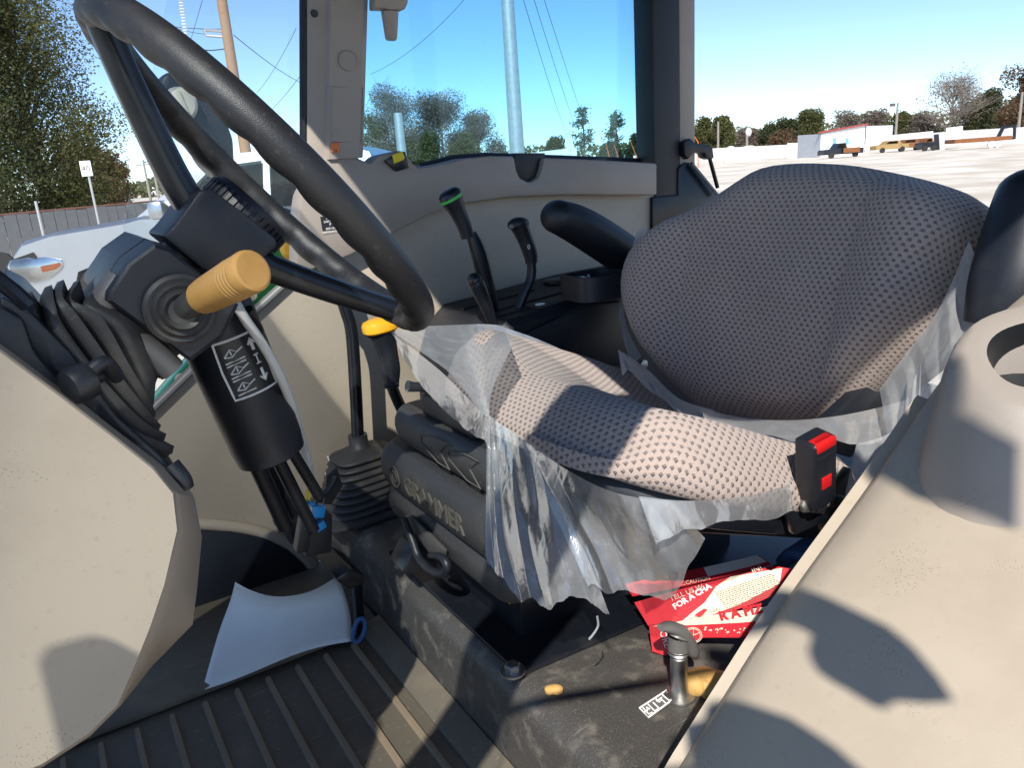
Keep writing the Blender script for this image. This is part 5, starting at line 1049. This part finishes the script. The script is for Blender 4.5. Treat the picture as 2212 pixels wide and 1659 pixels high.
# ---------------- far yard on the right
WHT = solid('white_sheeting', (.78, .77, .74), .6); SHD = solid('grey_or_shaded_sheeting', (.50, .52, .55), .6); RROOF = solid('red_roof', (.30, .05, .05), .6); RUST = solid('rust', (.22, .085, .03), .85, dirt=(.10, .04, .02), damt=.7, dscale=2); YCAR = solid('faded_yellow_paint', (.34, .24, .10), .6, dirt=(.22, .10, .03), damt=.6, dscale=2); BCAR = solid('black_car_paint', (.012, .014, .02), .3); BLUEP = solid('blue_paint', (.16, .38, .62), .6)  # SHD: plain grey, also shade put into the colour of white walls
def W3(x, y, d): return far(x, y, d)
def yard_box(name, label, cat_, px0, px1, d0, d1, top0, top1, depth, mat, roof=None, group=None):
    a, c = gnd(px0, d0), gnd(px1, d1); dirn = (c-a).normalized(); back = V((-dirn.y, dirn.x, 0)); back = back if back.dot(FWD) > 0 else -back
    za_, zc = far(px0, top0, d0).z, far(px1, top1, d1).z; o = empty(name, lerp(a, c, .5), label, cat_, group)
    b = B(); b.prism([a, c, V((c.x, c.y, zc)), V((a.x, a.y, za_))], back*depth); b.out('wall', mat, o, smooth=False)
    if roof:
        b = B(); b.prism([V((a.x, a.y, za_+.02))-dirn*.3-back*.3, V((c.x, c.y, zc+.02))+dirn*.3-back*.3, V((c.x, c.y, zc+.22))+dirn*.3-back*.3, V((a.x, a.y, za_+.22))-dirn*.3-back*.3], back*(depth+.6)); b.out('roof', roof, o, smooth=False)
    return o, a, c, dirn, back
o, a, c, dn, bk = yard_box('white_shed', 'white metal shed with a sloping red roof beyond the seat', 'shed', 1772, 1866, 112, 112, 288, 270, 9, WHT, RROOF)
b = B(); l0 = gnd(1722, 118); zl = far(1722, 292, 118).z; b.prism([a, V((a.x, a.y, far(1772, 288, 112).z-.05)), V((l0.x, l0.y, zl)), l0], bk*.4); b.out('side_wall', SHD, o, smooth=False)  # greyer copy of the white sheeting, this wall's shade put into its colour
for px in (1800, 1827):
    b = B(); b.prism([onp(px+x, y, a-bk*.05, bk) for x, y in ((0, 298), (6, 297), (7, 310), (-2, 311))], bk*-.04); b.out('blue_mark', BLUEP, o, smooth=False)
yard_box('grey_barn', 'grey roofed barn behind the white shed', 'barn', 1868, 1925, 150, 150, 272, 270, 10, SHD)
FWL = solid('white_wall', (.80, .78, .74), .7)
for i, (p_, q_, d0, d1, t0, t1, lab) in enumerate(((1868, 2010, 145, 140, 297, 283, 'white perimeter fence right of the shed'), (2072, 2420, 138, 125, 282, 262, 'white perimeter fence at the right edge'), (1500, 1722, 150, 135, 322, 311, 'white perimeter fence left of the shed'))): yard_box('white_fence', lab, 'fence', p_, q_, d0, d1, t0, t1, .3, FWL, None, 'white perimeter fence runs')
yard_box('white_tank', 'small white tank next to the shed corner', 'tank', 1700, 1722, 124, 124, 309, 308, 3, WHT)
for x0, x1, t, lab in ((1565, 1592, 315, 'left white covered heap by the pole'), (1594, 1640, 314, 'wide white covered heap under the lamp pole')):
    c_ = gnd((x0+x1)/2, 120); r = (x1-x0)/2*120/PF; h = far((x0+x1)/2, t, 120).z-GZ; b = B(); b.loft([[V((c_.x+a_*g, c_.y+e*g, GZ+h*z)) for a_, e in supell(18, r, r*.7, 2.4)] for g, z in ((1, 0), (.98, .4), (.8, .8), (.45, .97), (.1, 1))]); b.out('covered_heap', FWL, None, label=lab, cat_='heap', group='white covered heaps')
def car(name, label, cat_, px, d, L, mat, mat2, face=-1, pick=False, parts=True):
    g = gnd(px, d); o = empty(name, g, label, cat_, 'wrecked vehicles in the yard'); ux = V((_r.x, _r.y, 0)).normalized()*face*-1; ux = -ux if face > 0 else ux; ux = V((_r.x, _r.y, 0)).normalized()*(1 if face < 0 else -1); uy = V((-ux.y, ux.x, 0))
    pt = lambda x, y, z: g+ux*((x-.5)*L)+uy*y+V((0, 0, z))
    pr = [(.0, .4), (.0, .85), (.04, .98), (.28, 1.05), (.60, 1.05), (1, 1.0), (1, .4), (.88, .4), (.84, .65), (.76, .65), (.72, .4), (.28, .4), (.24, .65), (.16, .65), (.12, .4)]
    b = B(); b.loft([[pt(x, y, z) for x, z in pr] for y in (-.9, .9)]); b.out('body', mat, o, smooth=False)
    cb = [(.28, 1.04), (.38, 1.62), (.55, 1.65), (.60, 1.05)] if pick else [(.26, 1.04), (.38, 1.5), (.68, 1.52), (.82, 1.0)]
    b = B(); b.loft([[pt(x, y, z) for x, z in cb] for y in (-.78, .78)]); b.out('cab', mat2, o, smooth=False)
    b = B(); b.prism([pt(x, -.80, z) for x, z in [(lerp(cb[0][0], cb[1][0], .35), 1.12), (cb[1][0]+.015, cb[1][1]-.1), (cb[2][0]-.02, cb[2][1]-.1), (cb[2][0]-.02, 1.12)]], uy*-.02); b.out('side_window', TINT, o, smooth=False)
    for wx in (.20, .80):
        b = B(); b.lathe(pt(wx, -.95, .34), uy, [(0, .2), (0, .34), (.22, .34)], 14); b.out('wheel', TYRE, o)
    return o
BPU = car('wrecked_pickup', 'black pickup with a rusty bed before the white shed', 'pickup truck', 1815, 100, 4.6, BCAR, BCAR, -1, True)
b = B(); g = gnd(1832, 100); b.box(g+V((0, 0, .8))-V((FWD.x, FWD.y, 0))*.95, (1.9, .06, .55), Matrix.Rotation(-YAW, 3, 'Z')); b.out('rusty_bed_side', RUST, BPU)
car('wrecked_car', 'faded yellow wrecked car at the start of the rusty row', 'car', 1920, 118, 4.4, YCAR, YCAR)
car('wrecked_car', 'rusty wrecked car behind the yellow one', 'car', 1958, 122, 4.2, RUST, RUST)
car('wrecked_car', 'rusty wrecked car nearest the white box trailer', 'car', 1990, 124, 4.2, RUST, RUST)
car('wrecked_pickup', 'small dark wreck in front of the box trailer', 'car', 1998, 110, 1.8, BCAR, RUST)
o, a, c, dn, bk = yard_box('box_trailer', 'white box trailer with its end door open', 'trailer', 2010, 2040, 112, 112, 287, 284, 4, SHD)
b = B(); a2 = gnd(2040, 112); c2 = gnd(2075, 114); b.prism([V((a2.x, a2.y, GZ+.5)), V((c2.x, c2.y, GZ+.5)), V((c2.x, c2.y, far(2075, 272, 114).z)), V((a2.x, a2.y, far(2040, 276, 112).z))], bk*2.5); b.out('side_wall', WHT, o, smooth=False)
b = B(); b.prism([onp(x, y, a-bk*.05, bk) for x, y in ((2018, 290), (2028, 289), (2030, 322), (2019, 323))], bk*-.05); b.out('open_door', DARKB, o, smooth=False)
FT = empty('flatbed_trailer', gnd(2110, 104), 'rust red flatbed trailer with a dark gooseneck at the right of the yard', 'trailer')
ux = V((_r.x, _r.y, 0)).normalized(); g = WL[FT]
b = B(); b.box(g+V((0, 0, .95)), (6.4, 2, .45), Matrix.Rotation(-YAW, 3, 'Z')); b.out('deck', RUST, FT, smooth=False)
b = B(); b.tube([g+ux*2.2+V((0, 0, 1.0)), g+ux*2.7+V((0, 0, 2.1)), g+ux*4.0+V((0, 0, 2.2)), g+ux*4.1+V((0, 0, .9)), g+ux*2.4+V((0, 0, .9))], .22, 6); b.out('gooseneck', BCAR, FT, smooth=False)
for wx in (1.0, 1.7):
    b = B(); b.lathe(g+ux*wx+V((0, 0, .4))-V((FWD.x, FWD.y, 0)), (FWD.x, FWD.y, 0), [(0, .2), (0, .4), (.2, .4)], 14); b.out('wheel', WHT, FT)
yard_box('white_house', 'low white roofed building under the shrub in the side window', 'building', 1160, 1246, 110, 112, 328, 318, 8, WHT); yard_box('white_house', 'white building beside the rear pillar in the side window', 'building', 1368, 1425, 100, 100, 336, 326, 8, WHT)
for i, (x0, y0, x1, y1) in enumerate(((1308, 308, 1316, 338), (1326, 312, 1336, 340), (1360, 300, 1374, 336), (1376, 300, 1386, 326), (1498, 292, 1508, 306))):
    b = B(); A, Cc = far(x0, y0, 95), far(x1, y1, 95); b.tube([A, Cc, V((Cc.x, Cc.y, GZ))], [.03, .06, .08], 6); b.out('machine_boom', ORG, None, label=['leftmost slanting orange boom left of the wider pine', 'second slanting orange boom by the wider pine', 'third orange boom near the rounded tree', 'orange boom closest to the rear pillar inside the window', 'orange boom outside, right of the rear pillar'][i], cat_='boom', group='orange machine booms')
# ---------------- door-side frame of the cab: pillars and added shadow casters (outside the picture, they throw the shade seen inside)
b = B(); b.tube([V((-.46, .10, -.05)), V((-.46, .10, .62)), V((-.20, .10, .94)), V((.038, .10, 1.21)), V((.17, .10, 1.36)), V((.22, .10, 1.41))], [.05, .05, .08, .098, .098, .09], 10, flat=.35, ref=(1, 0, -1)); b.out('door_pillar', BLACKS, T)
b = B(); b.tube([V((1.52, .10, 0)), V((1.52, .08, 1.4))], .05, 8); b.out('door_pillar', BLACKS, T)
FCAST = sub('fender_shade_caster', T, (.0, -.36, 1.15))  # added unseen plates and stays, outlined to throw the fender's shadow blobs
bpy.context.view_layer.update(); DG_ = bpy.context.evaluated_depsgraph_get()
def hit(px, py, dflt=.8):               # the visible surface point at a photo pixel
    d = ray(px, py); r = sc.ray_cast(DG_, CAM+d*.03, d); return V(r[1]) if r[0] else CAM+d*dflt
def up_sun(px, py, yv): q = fend(px, py); return q+SD*((yv-q.y)/SD.y)
for nm, yv, pg in (('mirror_or_caster_shell', -.36, [(1846, 1430), (1836, 1475), (1856, 1515), (1896, 1544), (1926, 1525), (1996, 1530), (2056, 1525), (2021, 1470), (1966, 1410), (1906, 1360)]), ('mirror_or_caster_arm', -.34, [(1690, 1306), (1721, 1304), (1806, 1309), (1915, 1365), (1850, 1434), (1781, 1390), (1701, 1354), (1690, 1348)]), ('caster_plate', -.32, [(1560, 1625), (1610, 1612), (1612, 1580), (1640, 1566), (1680, 1575), (1800, 1620), (1880, 1690), (1580, 1740)])):  # shell and arm here are added blockers, not parts of the side mirror
    b = B(); b.prism([up_sun(x, y, yv) for x, y in pg], (0, .045, 0), .004); b.out(nm, BLACK, FCAST)
b = B(); b.tube([up_sun(1700, 1330, -.33), V((-.20, .10, .94))], .007, 6); b.tube([up_sun(1600, 1660, -.31), V((-.28, .10, .86))], .007, 6); b.out('caster_stay', BLACKS, FCAST)
CCAST = sub('cup_shade_caster', T, (.05, -.45, 1.4))  # added unseen blocker that shades the fender cup, no lamp
for nm, pg in (('cup_shade_plate', [(1995, 880), (2080, 890), (2150, 930), (2205, 960), (2205, 1150), (2100, 1100), (2000, 1020)]),):
    P = []
    for x, y in pg:
        q = hit(min(x, 2205), y); P.append(q+SD*((-.45-q.y)/SD.y))
    b = B(); b.prism(P, (0, .05, 0), .003); b.out(nm, BLACK, CCAST)
b = B(); b.tube([V((-.36, .17, .55)), V((-.36, .17, .80)), V((-.36, .17, .98)), V((-.355, .17, 1.0))], [.032, .034, .030, .012], 12); b.out('dash_shade_bar', BLACKS, T)  # added unseen bar, placed to throw the upright shadow on the dash
